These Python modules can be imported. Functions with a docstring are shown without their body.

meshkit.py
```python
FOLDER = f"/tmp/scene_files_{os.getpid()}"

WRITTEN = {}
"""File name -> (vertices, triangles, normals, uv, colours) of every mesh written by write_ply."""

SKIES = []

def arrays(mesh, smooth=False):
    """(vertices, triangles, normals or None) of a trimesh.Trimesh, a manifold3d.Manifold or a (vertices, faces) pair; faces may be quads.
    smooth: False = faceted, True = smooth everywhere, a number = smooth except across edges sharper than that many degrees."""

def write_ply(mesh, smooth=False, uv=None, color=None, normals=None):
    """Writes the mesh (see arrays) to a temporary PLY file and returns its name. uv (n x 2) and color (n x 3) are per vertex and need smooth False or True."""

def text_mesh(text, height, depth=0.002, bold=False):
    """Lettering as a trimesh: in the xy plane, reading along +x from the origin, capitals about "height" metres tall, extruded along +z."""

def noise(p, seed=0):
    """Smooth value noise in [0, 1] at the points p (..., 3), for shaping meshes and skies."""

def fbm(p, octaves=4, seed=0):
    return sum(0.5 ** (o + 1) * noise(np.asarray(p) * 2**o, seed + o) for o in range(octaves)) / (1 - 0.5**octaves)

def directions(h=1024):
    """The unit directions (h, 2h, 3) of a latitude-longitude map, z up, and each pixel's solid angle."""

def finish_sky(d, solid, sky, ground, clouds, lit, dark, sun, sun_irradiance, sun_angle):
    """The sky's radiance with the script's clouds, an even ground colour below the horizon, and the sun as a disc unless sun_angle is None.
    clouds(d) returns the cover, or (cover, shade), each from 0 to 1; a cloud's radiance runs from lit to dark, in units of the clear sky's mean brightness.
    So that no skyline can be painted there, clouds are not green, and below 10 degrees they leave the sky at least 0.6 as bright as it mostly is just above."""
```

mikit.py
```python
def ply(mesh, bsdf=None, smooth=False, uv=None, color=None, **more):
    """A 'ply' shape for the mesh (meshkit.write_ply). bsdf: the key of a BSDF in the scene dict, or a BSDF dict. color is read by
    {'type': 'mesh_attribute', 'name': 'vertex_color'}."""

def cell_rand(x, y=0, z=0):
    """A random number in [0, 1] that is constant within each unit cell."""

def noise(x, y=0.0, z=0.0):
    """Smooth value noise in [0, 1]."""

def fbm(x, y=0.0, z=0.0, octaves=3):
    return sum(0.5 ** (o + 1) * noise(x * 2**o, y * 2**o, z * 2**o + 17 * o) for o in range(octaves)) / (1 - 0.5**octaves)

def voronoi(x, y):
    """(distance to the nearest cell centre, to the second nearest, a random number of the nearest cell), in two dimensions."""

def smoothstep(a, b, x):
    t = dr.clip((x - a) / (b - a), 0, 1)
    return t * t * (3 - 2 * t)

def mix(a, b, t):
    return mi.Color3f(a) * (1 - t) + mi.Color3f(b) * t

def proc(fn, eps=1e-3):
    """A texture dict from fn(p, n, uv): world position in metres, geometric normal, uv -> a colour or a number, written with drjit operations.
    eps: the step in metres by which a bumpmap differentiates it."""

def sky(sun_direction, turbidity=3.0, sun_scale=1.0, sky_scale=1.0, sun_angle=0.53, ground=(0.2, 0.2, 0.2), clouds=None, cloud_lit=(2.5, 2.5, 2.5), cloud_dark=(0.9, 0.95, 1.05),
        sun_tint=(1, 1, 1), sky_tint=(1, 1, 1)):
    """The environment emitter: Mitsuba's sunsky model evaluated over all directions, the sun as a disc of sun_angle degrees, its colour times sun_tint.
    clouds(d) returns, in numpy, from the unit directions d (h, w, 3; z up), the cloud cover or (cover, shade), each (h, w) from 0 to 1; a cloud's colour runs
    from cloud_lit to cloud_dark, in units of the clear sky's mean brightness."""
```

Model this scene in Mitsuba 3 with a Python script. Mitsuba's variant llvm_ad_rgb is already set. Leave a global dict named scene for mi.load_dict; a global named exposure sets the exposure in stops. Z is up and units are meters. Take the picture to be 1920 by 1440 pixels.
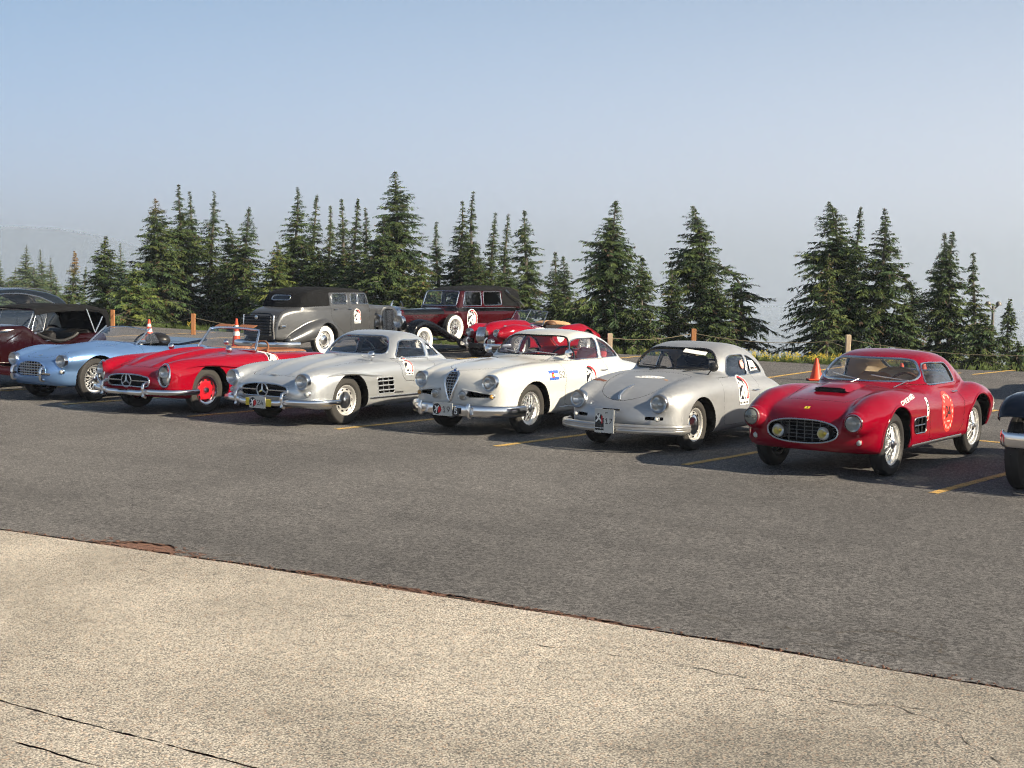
import math, random
import numpy as np, trimesh, mitsuba as mi, drjit as dr
import manifold3d as m3
import shapely, shapely.geometry as sg, shapely.ops
import mikit, meshkit
from scipy.interpolate import PchipInterpolator
T = mi.ScalarTransform4f
scene, labels = {}, {}
rng = np.random.default_rng(7)
random.seed(7)

# ---------------------------------------------------------------- camera, sky, exposure
CAM_F, CAM_H, CAM_P, CAM_R = 2820.0, 2.176, math.radians(4.347), math.radians(0.7823)
_c, _s, _cr, _sr = math.cos(CAM_P), math.sin(CAM_P), math.cos(CAM_R), math.sin(CAM_R)
scene['camera'] = {'type': 'perspective', 'fov': math.degrees(2 * math.atan(960 / CAM_F)), 'fov_axis': 'x', 'near_clip': 0.1, 'far_clip': 30000.0,
                   'to_world': T().look_at(origin=[0, 0, CAM_H], target=[0, _c, CAM_H - _s], up=[-_sr, _cr * _s, _cr * _c])}
exposure = 2.15
SUN = np.array([0.75, -0.43, 0.47])
def smoke(d):                       # wildfire smoke: thick near the horizon, thinning and bluer upwards, brighter towards the sun
    el = np.maximum(np.degrees(np.arcsin(np.clip(d[..., 2], -1, 1))), 0)
    n = meshkit.fbm(np.stack([d[..., 0] * 2, d[..., 1] * 2, d[..., 2] * 9], -1), 4, 3) - 0.5
    cover = np.clip(0.96 * np.exp(-(el / 14.0) ** 1.5) + 0.05 * n, 0, 1)
    up = np.clip((el - 2.0) / 11.0, 0, 1); side = np.clip(0.5 - 1.45 * d[..., 0], 0, 1)
    return cover, np.clip(0.46 * up + 0.48 * side + 0.05 * n, 0, 1)
scene['sky'] = mikit.sky(SUN.tolist(), turbidity=3.2, sun_scale=1.85, sky_scale=0.62, ground=(0.12, 0.13, 0.14), clouds=smoke, cloud_lit=(4.25, 4.45, 4.95), cloud_dark=(1.12, 2.52, 4.60), sun_tint=(0.86, 0.96, 1.12))

# ---------------------------------------------------------------- helpers
def put(key, mesh, bsdf, label=None, category=None, group=None, kind=None, smooth=False, **kw):
    base, n = key, 0
    while key in scene:
        n += 1; key = f'{base}_{n:03d}'
    scene[key] = mikit.ply(mesh, bsdf, smooth, **kw) if not isinstance(mesh, dict) else mesh
    note(key, label, category, group, kind)
    return key
def note(key, label=None, category=None, group=None, kind=None):
    d = {k: v for k, v in (('label', label), ('category', category), ('group', group), ('kind', kind)) if v}
    if d: labels[key] = d
def rgb(c): return {'type': 'rgb', 'value': list(c)}
def principled(key, color, rough=0.5, metal=0.0, spec=0.5, coat=0.0, coat_gloss=0.95, **kw):
    d = {'type': 'principled', 'base_color': color if isinstance(color, dict) else rgb(color), 'roughness': rough, 'metallic': metal}
    if metal == 0.0: d['specular'] = spec
    if coat: d['clearcoat'] = coat; d['clearcoat_gloss'] = coat_gloss
    d.update(kw)
    scene[key] = {'type': 'twosided', 'b': d}
    return key
def join(ms):
    ms = [m for m in ms if m is not None]
    vs, fs, o = [], [], 0
    for m in ms:
        v, f = (m.vertices, m.faces) if hasattr(m, 'vertices') else m
        v, f = np.asarray(v, float), np.asarray(f)
        if f.shape[1] == 4: f = np.vstack([f[:, [0, 1, 2]], f[:, [0, 2, 3]]])
        vs.append(v); fs.append(f + o); o += len(v)
    return trimesh.Trimesh(np.vstack(vs), np.vstack(fs), process=False)
def tube(pts, r, n=8, closed=False, flat=None):
    """a round (or elliptic: flat=(a,b), b along 'up') tube along the points"""
    p = np.asarray(pts, float); k = len(p)
    t = np.roll(p, -1, 0) - np.roll(p, 1, 0) if closed else np.gradient(p, axis=0)
    t /= np.maximum(np.linalg.norm(t, axis=1, keepdims=True), 1e-9)
    r = np.broadcast_to(np.asarray(r, float), (k,))
    up = np.array([0, 0, 1.0]) if np.abs(t[:, 2]).mean() < 0.8 else np.array([0, 1.0, 0])
    a = np.cross(t, up); a /= np.maximum(np.linalg.norm(a, axis=1, keepdims=True), 1e-9)
    b = np.cross(a, t)
    ang = np.arange(n) / n * 2 * np.pi
    fa, fb = flat or (1, 1)
    v = p[:, None] + r[:, None, None] * (fa * np.cos(ang)[None, :, None] * a[:, None] + fb * np.sin(ang)[None, :, None] * b[:, None])
    f = []
    i = np.arange(n); j = (i + 1) % n
    for q in range(k if closed else k - 1):
        w = (q + 1) % k
        f.append(np.stack([q * n + i, q * n + j, w * n + j, w * n + i], 1))
    f = np.vstack(f); v = v.reshape(-1, 3)
    f = np.vstack([f[:, [0, 2, 1]], f[:, [0, 3, 2]]])
    if not closed:
        v = np.vstack([v, p[:1], p[-1:]])
        f = np.vstack([f, np.stack([i * 0 + k * n, i, j], 1)[:, [0, 1, 2]], np.stack([i * 0 + k * n + 1, (k - 1) * n + j, (k - 1) * n + i], 1)])
    return trimesh.Trimesh(v, f, process=False)
def lathe(prof, n=32, axis='y'):
    """revolve (radius, along) points about the axis"""
    pr = np.asarray(prof, float); k = len(pr)
    a = np.arange(n) / n * 2 * np.pi
    u = np.stack([np.outer(pr[:, 0], np.cos(a)), np.outer(pr[:, 0], np.sin(a)), np.repeat(pr[:, 1:2], n, 1)], -1)
    v = u.reshape(-1, 3)
    v = {'y': v[:, [0, 2, 1]], 'x': v[:, [2, 0, 1]], 'z': v}[axis]
    i = np.arange(n); j = (i + 1) % n; f = []
    for q in range(k - 1):
        f += [np.stack([q * n + i, q * n + j, (q + 1) * n + j], 1), np.stack([q * n + i, (q + 1) * n + j, (q + 1) * n + i], 1)]
    f = np.vstack(f)
    if axis == 'y': f = f[:, ::-1]
    return trimesh.Trimesh(v, f, process=False)
def box(x0, x1, y0, y1, z0, z1, bev=0.0):
    if bev <= 0:
        b = trimesh.creation.box(bounds=[[x0, y0, z0], [x1, y1, z1]]); return b
    pts = []
    for x, sx in ((x0, 1), (x1, -1)):
        for y, sy in ((y0, 1), (y1, -1)):
            for z, sz in ((z0, 1), (z1, -1)):
                pts += [[x + sx * bev, y + sy * bev, z], [x + sx * bev, y, z + sz * bev], [x, y + sy * bev, z + sz * bev]]
    m = m3.Manifold.hull_points(np.array(pts)).to_mesh()
    return trimesh.Trimesh(m.vert_properties[:, :3], m.tri_verts, process=False)
def bar(a, b, r, n=6, r2=None):
    return tube([a, b], [r, r if r2 is None else r2], n)
def sheet(poly, z, top=None):
    """flat polygon as a mesh at height z"""
    v, f = trimesh.creation.triangulate_polygon(poly, engine='earcut')
    f = np.asarray(f); v = np.asarray(v)
    a = v[f]; cr = (a[:, 1, 0] - a[:, 0, 0]) * (a[:, 2, 1] - a[:, 0, 1]) - (a[:, 1, 1] - a[:, 0, 1]) * (a[:, 2, 0] - a[:, 0, 0])
    f[cr < 0] = f[cr < 0][:, ::-1]
    return trimesh.Trimesh(np.c_[v, np.full(len(v), z)], f, process=False)
def xf(mesh, m):
    return trimesh.Trimesh(np.asarray(mesh.vertices) @ m[:3, :3].T + m[:3, 3], np.asarray(mesh.faces), process=False)
# ---------------------------------------------------------------- ground
P2 = mikit
def asphalt_color(p, n, uv):
    d1, d2, r = mikit.voronoi(p.x * 110, p.y * 110)
    big = mikit.fbm(p.x * 0.35 + 3, p.y * 0.35, 1.0, 4)
    mid = mikit.fbm(p.x * 2.2, p.y * 2.2 + 9, 5.0, 3)
    c1, c2, q = mikit.voronoi(p.x * 52 + 5, p.y * 52)
    grit = mikit.cell_rand(p.x * 26, p.y * 26, 7)
    stone = 0.26 + 0.95 * q * q + 0.26 * grit + 0.75 * r * r * (1 - mikit.smoothstep(0.25, 0.6, d1)) + 0.25 * r
    lane = mikit.smoothstep(0.35, 0.75, mikit.fbm((p.x * 0.83 - p.y * 0.56) * 0.9 + 20, (p.x * 0.56 + p.y * 0.83) * 0.10, 2.0, 3))
    e1, e2, k = mikit.voronoi(p.x * 0.55 + 2, p.y * 0.55 + 6)
    oil = (1 - mikit.smoothstep(0.02, 0.05 + 0.13 * k, e1 + 0.09 * (mikit.fbm(p.x * 9, p.y * 9, 3.0, 3) - 0.5))) * mikit.smoothstep(0.45, 0.5, k)
    h1, h2, kk = mikit.voronoi(p.x * 3.1 + 1, p.y * 3.1)
    drip = (1 - mikit.smoothstep(0.015, 0.06, h1)) * mikit.smoothstep(0.72, 0.74, kk)
    u = p.x * 0.56 + p.y * 0.83; tr = p.x * 0.83 - p.y * 0.56
    wheel = mikit.smoothstep(0.56, 0.66, mikit.fbm(tr * 0.16 + 4, u * 2.4, 2.0, 3))
    grain = mikit.fbm(p.x * 14, p.y * 14, 7.0, 3)
    stone = stone * (0.90 + 0.20 * grain) * (1 - 0.10 * oil) * (1 - 0.30 * drip) * (1 - 0.10 * wheel)
    v = stone * (0.78 + 0.4 * big) * (0.9 + 0.2 * mid) * (1.03 - 0.1 * lane)
    return mi.Color3f(0.110, 0.1045, 0.1015) * v
def asphalt_h(p, n, uv):
    d1, d2, r = mikit.voronoi(p.x * 110, p.y * 110)
    return (1 - mikit.smoothstep(0.0, 0.75, d1)) * (0.4 + 0.6 * r)
def concrete_color(p, n, uv):
    d1, d2, r = mikit.voronoi(p.x * 82, p.y * 82)
    e1, e2, q = mikit.voronoi(p.x * 150 + 7, p.y * 150)
    big = mikit.fbm(p.x * 0.8, p.y * 0.8 + 4, 1.0, 4)
    st = mikit.fbm(p.x * 0.45 + 11, p.y * 0.45, 8.0, 3)
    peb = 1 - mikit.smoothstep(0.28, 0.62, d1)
    hue = mikit.cell_rand(r * 977, 3, 1)
    light = mikit.mix(mikit.mix((0.55, 0.492, 0.418), (0.335, 0.302, 0.266), mikit.smoothstep(0.2, 0.7, hue)), (0.15, 0.145, 0.14), mikit.smoothstep(0.72, 0.76, hue))
    light = mikit.mix(light, (0.10, 0.095, 0.09), mikit.smoothstep(0.965, 0.97, mikit.cell_rand(r * 551, 9, 2)))
    light = mikit.mix(light, (0.50, 0.36, 0.27), mikit.smoothstep(0.92, 0.94, hue))
    base = mikit.mix((0.165, 0.152, 0.132), (0.33, 0.30, 0.258), q)  # cement between pebbles, darkened: crevice shadow put into the colour
    q1, q2, qq = mikit.voronoi(p.x * 1.7 + 3, p.y * 1.7)
    spot_ = (1 - mikit.smoothstep(0.03, 0.16, q1 + 0.12 * (mikit.fbm(p.x * 12, p.y * 12, 3.0, 3) - 0.5))) * mikit.smoothstep(0.62, 0.66, qq)
    mid = mikit.fbm(p.x * 16, p.y * 16, 6.0, 3)
    v = (0.67 + 0.54 * big) * (1 - 0.18 * spot_) * (0.80 + 0.40 * mid) * (1.06 - 0.30 * mikit.smoothstep(0.5, 0.8, st))
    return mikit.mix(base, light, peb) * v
def concrete_h(p, n, uv):
    d1, d2, r = mikit.voronoi(p.x * 82, p.y * 82)
    return (1 - mikit.smoothstep(0.1, 0.7, d1)) * (0.3 + 0.7 * r)
scene['m_asphalt'] = {'type': 'twosided', 'b': {'type': 'bumpmap', 'scale': 0.0025, 't': mikit.proc(asphalt_h, 2e-3), 'b': {'type': 'principled', 'base_color': mikit.proc(asphalt_color), 'roughness': 0.75, 'specular': 0.35}}}
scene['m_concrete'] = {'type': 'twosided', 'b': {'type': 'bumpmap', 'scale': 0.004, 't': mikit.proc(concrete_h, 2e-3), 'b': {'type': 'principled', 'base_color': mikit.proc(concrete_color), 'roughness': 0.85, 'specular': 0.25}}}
def dirt_color(p, n, uv):
    a = mikit.fbm(p.x * 30, p.y * 30, 1.0, 3); b = mikit.fbm(p.x * 3, p.y * 3, 4.0, 3); r = mikit.cell_rand(p.x * 120, p.y * 120, 1)
    return mikit.mix((0.048, 0.040, 0.034), (0.15, 0.082, 0.058), mikit.smoothstep(0.35, 0.62, b)) * (0.55 + 0.5 * a + 0.45 * r)
principled('m_dirt', mikit.proc(dirt_color), 0.9, spec=0.2)
def red_color(p, n, uv):
    a = mikit.fbm(p.x * 40, p.y * 40, 1.0, 3); r = mikit.cell_rand(p.x * 130, p.y * 130, 1)
    return mikit.mix((0.085, 0.05, 0.038), (0.20, 0.11, 0.082), a) * (0.55 + 0.8 * r)
principled('m_cinder', mikit.proc(red_color), 0.9, spec=0.2)
def crack_color(p, n, uv): return mi.Color3f(0.10, 0.088, 0.074) * (0.5 + 0.8 * mikit.noise(p.x * 60, p.y * 60))
principled('m_crack', mikit.proc(crack_color), 0.9, spec=0.2)
def paint_color(p, n, uv):
    w = mikit.smoothstep(0.42, 0.60, mikit.fbm(p.x * 22, p.y * 22, 1.0, 4)); r = mikit.cell_rand(p.x * 90, p.y * 90, 2)
    return mikit.mix((0.55, 0.33, 0.085), (0.13, 0.11, 0.09), 0.75 * w * mikit.smoothstep(0.2, 0.8, r) + 0.08)
principled('m_line', mikit.proc(paint_color), 0.7, spec=0.3)

def noisy(a, b, step, amp, seed, freq=2.0):
    a, b = np.array(a, float), np.array(b, float); L = np.linalg.norm(b - a); n = max(2, int(L / step))
    t = np.linspace(0, 1, n); p = a + (b - a) * t[:, None]
    nn = np.array([-(b - a)[1], (b - a)[0]]) / L
    q = np.c_[p * freq, np.full(n, seed)]
    return p + nn * ((meshkit.fbm(q, 5, seed) - 0.5) * 2 * amp)[:, None]
EDGE = np.array([[-16, 20.15], [-4.15, 12.12], [-2.02, 10.86], [0.42, 9.28], [2.73, 7.72], [14, 0.1]])
def along(poly, step, amp, seed, off=0.0, freq=2.0):
    return np.vstack([noisy(poly[i] + [0.54 * off, 0.84 * off], poly[i + 1] + [0.54 * off, 0.84 * off], step, amp, seed, freq) for i in range(len(poly) - 1)])
asph_edge = along(EDGE, 0.02, 0.045, 5, 0.055)
asph_edge = asph_edge + (meshkit.fbm(np.c_[asph_edge * 28, asph_edge[:, :1] * 0], 3, 11)[:, None] - 0.5) * np.array([0.54, 0.84]) * 0.05
# local bites in the asphalt edge filled with red cinders
def bite(p, c, w, d):
    t = np.exp(-(((p - c) @ np.array([0.84, -0.54])) / w) ** 4)
    return p + np.array([0.54, 0.84]) * (t * d)[:, None]
asph_edge = bite(asph_edge, np.array([-2.86, 11.5]), 0.34, 0.24)
asph_edge = bite(asph_edge, np.array([-0.3, 9.85]), 1.5, 0.05)
LOT_EDGE = [(-60, 92), (-14.6, 54.6), (-8.3, 48.4), (2.94, 39.5), (5.83, 37.6), (9.26, 35.4), (11.49, 34.6), (30, 26), (60, 4)]
lot = sg.Polygon([tuple(q) for q in asph_edge] + [(40, -12)] + LOT_EDGE[::-1] + [(-60, 50)]).buffer(0)
put('parking_lot', sheet(lot, 0.0), 'm_asphalt', kind='structure', label='worn grey asphalt parking lot')
# concrete apron: slabs with open joints
conc = sg.Polygon([tuple(q) for q in along(EDGE, 0.12, 0.010, 8, 0.0)] + [(14, -14), (-30, -14), (-30, 20)]).buffer(0)
def joint(a, b, w, seed):
    q = noisy(a, b, 0.02, 0.03, seed, 1.2); d = (q[-1] - q[0]) / np.linalg.norm(q[-1] - q[0]); nn = np.array([-d[1], d[0]])
    ww = w * np.clip(2.6 * (meshkit.fbm(np.c_[q * 11, q[:, :1] * 0], 4, seed + 3) - 0.27), 0.12, 1.6)[:, None]; o = (meshkit.fbm(np.c_[q * 25, q[:, :1] * 0], 2, seed + 8)[:, None] - .5) * .012
    return sg.Polygon(np.vstack([q + nn * (ww + o), (q - nn * (ww - o))[::-1]])).buffer(0)
j1 = joint((-40, 32.28), (20, -7.65), 0.011, 3)
j2 = joint((-40, 31.84), (20, -8.12), 0.009, 4)
slabs = conc.difference(j1).difference(j2)
put('pavement_base', sheet(sg.Polygon([(-30, -14), (16, -14), (16, 2), (3, 9.2), (-4, 13.4), (-18, 23), (-30, 22)]), -0.012), 'm_dirt', kind='structure', label='brown dirt strip between concrete and asphalt')
for g_ in sorted(slabs.geoms, key=lambda q: -q.area):
    if g_.area > 0.5:
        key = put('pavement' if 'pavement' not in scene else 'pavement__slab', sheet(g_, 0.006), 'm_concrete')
note('pavement', 'light exposed aggregate concrete pavement in the foreground', kind='structure')
def spot(c, rx, ry, seed, ang=-0.57, n=70):
    a = np.arange(n) / n * 2 * np.pi
    r = 0.65 + 0.7 * meshkit.fbm(np.c_[np.cos(a) * 2, np.sin(a) * 2, a * 0 + seed], 4, seed)
    p = np.c_[rx * r * np.cos(a), ry * r * np.sin(a)]
    R = np.array([[math.cos(ang), -math.sin(ang)], [math.sin(ang), math.cos(ang)]])
    return sg.Polygon(p @ R.T + c).buffer(0)
rs = np.random.default_rng(12); bits = [spot((-2.90, 11.49), 0.20, 0.045, 2), spot((-2.62, 11.33), 0.13, 0.035, 5)]
for k in range(420):
    a = rs.normal(0, 1, 2) * [.30, .085]; c_ = np.array([-2.88, 11.50]) + a[0] * np.array([.84, -.54]) + a[1] * np.array([.54, .84]); bits.append(sg.Point(*c_).buffer(.004 + .016 * rs.random() ** 2, quad_segs=3))
for k in range(420):
    t = rs.random(); a = np.array([-1.6, 10.66]) * (1 - t) + np.array([0.9, 8.98]) * t + np.array([.54, .84]) * rs.normal(.035, .022); bits.append(sg.Point(*a).buffer(.004 + .013 * rs.random() ** 2, quad_segs=3))
bits = shapely.unary_union(bits)
put('cinder_patch', join([sheet(g_, 0.0035 + .0002 * (k % 3)) for k, g_ in enumerate(bits.geoms) if g_.geom_type == 'Polygon']), 'm_cinder', 'reddish volcanic cinders strewn at the broken asphalt edge', 'gravel', kind='stuff')
# long thin scar of cinders along the edge
def ribbon(pts, w, seed, z):
    p = np.asarray(pts, float); L = sg.LineString(p)
    q = np.array([L.interpolate(t, normalized=True).coords[0] for t in np.linspace(0, 1, max(8, int(L.length / 0.03)))])
    q = q + (meshkit.fbm(np.c_[q * 9, q[:, :1] * 0 + seed], 4, seed)[:, None] - 0.5) * 0.09
    t = np.gradient(q, axis=0); t /= np.linalg.norm(t, axis=1, keepdims=True); nn = np.c_[-t[:, 1], t[:, 0]]
    ww = w * np.clip(2.2 * (meshkit.fbm(np.c_[q * 14, q[:, :1] * 0 + seed], 3, seed + 5) - 0.32), 0.06, 1.3)[:, None]
    v = np.vstack([q + nn * ww, q - nn * ww]); k = len(q); i = np.arange(k - 1)
    f = np.vstack([np.stack([i, i + k, i + k + 1], 1), np.stack([i, i + k + 1, i + 1], 1)])
    return trimesh.Trimesh(np.c_[v, np.full(len(v), z)], f[:, [0, 1, 2]], process=False)
CR_C = [([(0.1, 8.62), (0.74, 8.32), (1.2, 8.0), (1.69, 7.69)], .006), ([(1.25, 7.75), (1.62, 7.5), (1.95, 7.45), (2.1, 7.2), (2.15, 6.9), (2.2, 6.55)], .006), ([(-0.42, 9.75), (-0.6, 9.45), (-0.62, 9.3)], .005), ([(-2.9, 10.9), (-2.4, 10.4), (-2.0, 10.05)], .005), ([(1.95, 7.45), (2.3, 7.35), (2.6, 7.1)], .004)]
for c_, w_ in CR_C: put('pavement__crack', ribbon(c_, w_, 3, 0.0085), 'm_crack')
CR_A = [([(1.6, 9.35), (1.75, 9.1), (2.0, 9.02), (2.35, 9.05), (2.55, 8.75), (2.5, 8.55)], .010), ([(1.1, 9.6), (1.35, 9.3), (1.6, 9.2), (1.75, 9.1)], .006), ([(1.7, 8.75), (2.2, 8.5), (2.7, 8.2), (3.2, 7.95)], .009), ([(1.9, 8.8), (2.6, 8.6), (3.3, 8.3)], .006), ([(-1.6, 17.9), (-2.4, 18.3), (-3.2, 18.9)], .010), ([(0.2, 13.2), (-0.3, 13.6), (-0.8, 13.75)], .008), ([(2.5, 12.1), (1.8, 12.6), (1.2, 12.9)], .006), ([(-2.7, 11.45), (-2.35, 11.25), (-2.0, 11.2)], .012)]
for c_, w_ in CR_A: put('parking_lot__crack', ribbon(c_, w_, 4, 0.0025), 'm_crack')
# painted stall lines
def line(a, b, w=0.05, seed=1):
    return put('parking_lot__stall_line', sheet(sg.Polygon(np.vstack([noisy(a, b, 0.25, 0.008, seed), noisy(b, a, 0.25, 0.008, seed)]) if False else sg.LineString(noisy(a, b, 0.3, 0.012, seed)).buffer(w, cap_style='flat').exterior.coords), 0.004), 'm_line')
d_ = np.array([0.621, 0.784]); r_ = np.array([-2.24, 1.69])
fronts = [np.array(q) for q in [(6.55, 13.0), (4.23, 14.94), (1.96, 16.89), (-0.19, 18.44), (-2.36, 20.15), (-4.66, 21.59), (-6.95, 23.2), (-9.2, 24.9)]]
for k, a in enumerate(fronts):
    line(a, a + d_ * 9.6, 0.052, k + 1)
put('parking_lot__stall_line', sheet(sg.LineString([(9.5, 16.8), (6.16, 19.84), (3.4, 22.2), (-4, 27.8), (-10, 32.5)]).buffer(0.05), 0.005), 'm_line')
for k in range(11):
    a = np.array([5.26, 31.18]) + np.array([4.9, 2.5]) * 0 + (k - 2) * np.array([-2.2, 1.72])
    line(a, a + np.array([0.52, 0.854]) * 5.0, 0.055, 20 + k)
line((10.2, 33.2), (11.7, 35.0), 0.055, 40)

# terrain beyond the lot: falls away to a hazy valley
lot_fill = sg.Polygon([(-60, 50), (-30, -14), (40, -14), (62, 4)] + LOT_EDGE[::-1]).buffer(0)
def terrain_z(x, y):
    p = shapely.points(x, y); d = shapely.distance(p, lot_fill)
    n = meshkit.fbm(np.stack([x * 0.08, y * 0.08, x * 0], -1), 4, 5) - 0.5
    big = meshkit.fbm(np.stack([x * 0.002, y * 0.002, x * 0], -1), 4, 9) - 0.5
    z = -0.035 - 0.10 * np.clip(d - 0.5, 0, 6) - 0.22 * np.clip(d - 6, 0, 700) - 0.03 * np.clip(d - 700, 0, 3000)
    z = np.where(d <= 0, -0.035, z + n * np.clip(d, 0, 8) * 0.10 + big * np.clip(d - 20, 0, 300) * 0.12)
    return z
rr = np.concatenate([np.linspace(0.5, 30, 16), np.linspace(32, 75, 60), np.geomspace(78, 11500, 60)]); th = np.linspace(-np.pi, np.pi, 181)[:-1]
th = np.sort(np.concatenate([th, np.linspace(1.05, 2.1, 160)]))
R_, A_ = np.meshgrid(rr, th, indexing='ij'); X_, Y_ = R_ * np.cos(A_), R_ * np.sin(A_)
Z_ = terrain_z(X_.ravel(), Y_.ravel()).reshape(X_.shape)
nr, na = X_.shape; ii, jj = np.meshgrid(np.arange(nr - 1), np.arange(na), indexing='ij'); j2_ = (jj + 1) % na
q_ = np.stack([ii * na + jj, (ii + 1) * na + jj, (ii + 1) * na + j2_, ii * na + j2_], -1).reshape(-1, 4)
vv = np.c_[X_.ravel(), Y_.ravel(), Z_.ravel()]; vv = np.vstack([vv, [[0, 0, -0.035]]])
fan = np.stack([np.full(na, len(vv) - 1), np.arange(na), (np.arange(na) + 1) % na], 1)
def terrain_color(p, n, uv):
    a = mikit.fbm(p.x * 0.9, p.y * 0.9, 1.0, 4); b = mikit.fbm(p.x * 0.01, p.y * 0.01, 2.0, 4)
    near = mikit.mix((0.055, 0.05, 0.035), (0.10, 0.095, 0.05), a)
    return mikit.mix(near, (0.04, 0.05, 0.035), mikit.smoothstep(60, 110, p.y))
principled('m_terrain', mikit.proc(terrain_color), 0.95, spec=0.1)
put('terrain', trimesh.Trimesh(vv, np.vstack([q_[:, [0, 1, 2]], q_[:, [0, 2, 3]], fan]), process=False), 'm_terrain', kind='structure', label='mountain slope falling away beyond the lot', smooth=True)
# far mountain ridges
def ridge(name, D, pts, seed, label):
    pts = np.array(pts, float); x = np.linspace(pts[0, 0], pts[-1, 0], 260)
    top = PchipInterpolator(pts[:, 0], pts[:, 1])(x); top = top + (meshkit.fbm(np.c_[x * 0.003, x * 0, x * 0], 2, seed) - 0.5) * 9
    rows = []
    for t in np.linspace(-1, 1, 61):
        h = np.cos(t * np.pi / 2) ** 1.3
        y = D + t * 700 + (meshkit.fbm(np.c_[x * 0.006, x * 0 + t, x * 0], 4, seed + 1) - 0.5) * 120
        rows.append(np.c_[x, y, -330 + (top + 330) * h + (meshkit.fbm(np.c_[x * 0.01, x * 0 + t * 4, x * 0], 4, seed + 2) - 0.5) * 30 * h * (1 - h)])
    v = np.vstack(rows); n = len(x); i, j = np.meshgrid(np.arange(60), np.arange(n - 1), indexing='ij'); i, j = i.ravel(), j.ravel()
    f = np.vstack([np.stack([i * n + j, i * n + j + 1, (i + 1) * n + j + 1], 1), np.stack([i * n + j, (i + 1) * n + j + 1, (i + 1) * n + j], 1)])
    put(name, trimesh.Trimesh(v, f, process=False), 'm_forest', kind='structure', label=label, smooth=True)
principled('m_forest', (0.03, 0.045, 0.035), 0.95, spec=0.1)
ridge('hills', 6200, [(-5200, -60), (-3670, 36), (-2670, 92), (-2105, 152), (-1945, 150), (-1400, 48), (-700, -60), (360, -140), (2100, -220)], 3, 'faint blue mountain ridge in the smoke at the left')
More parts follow.
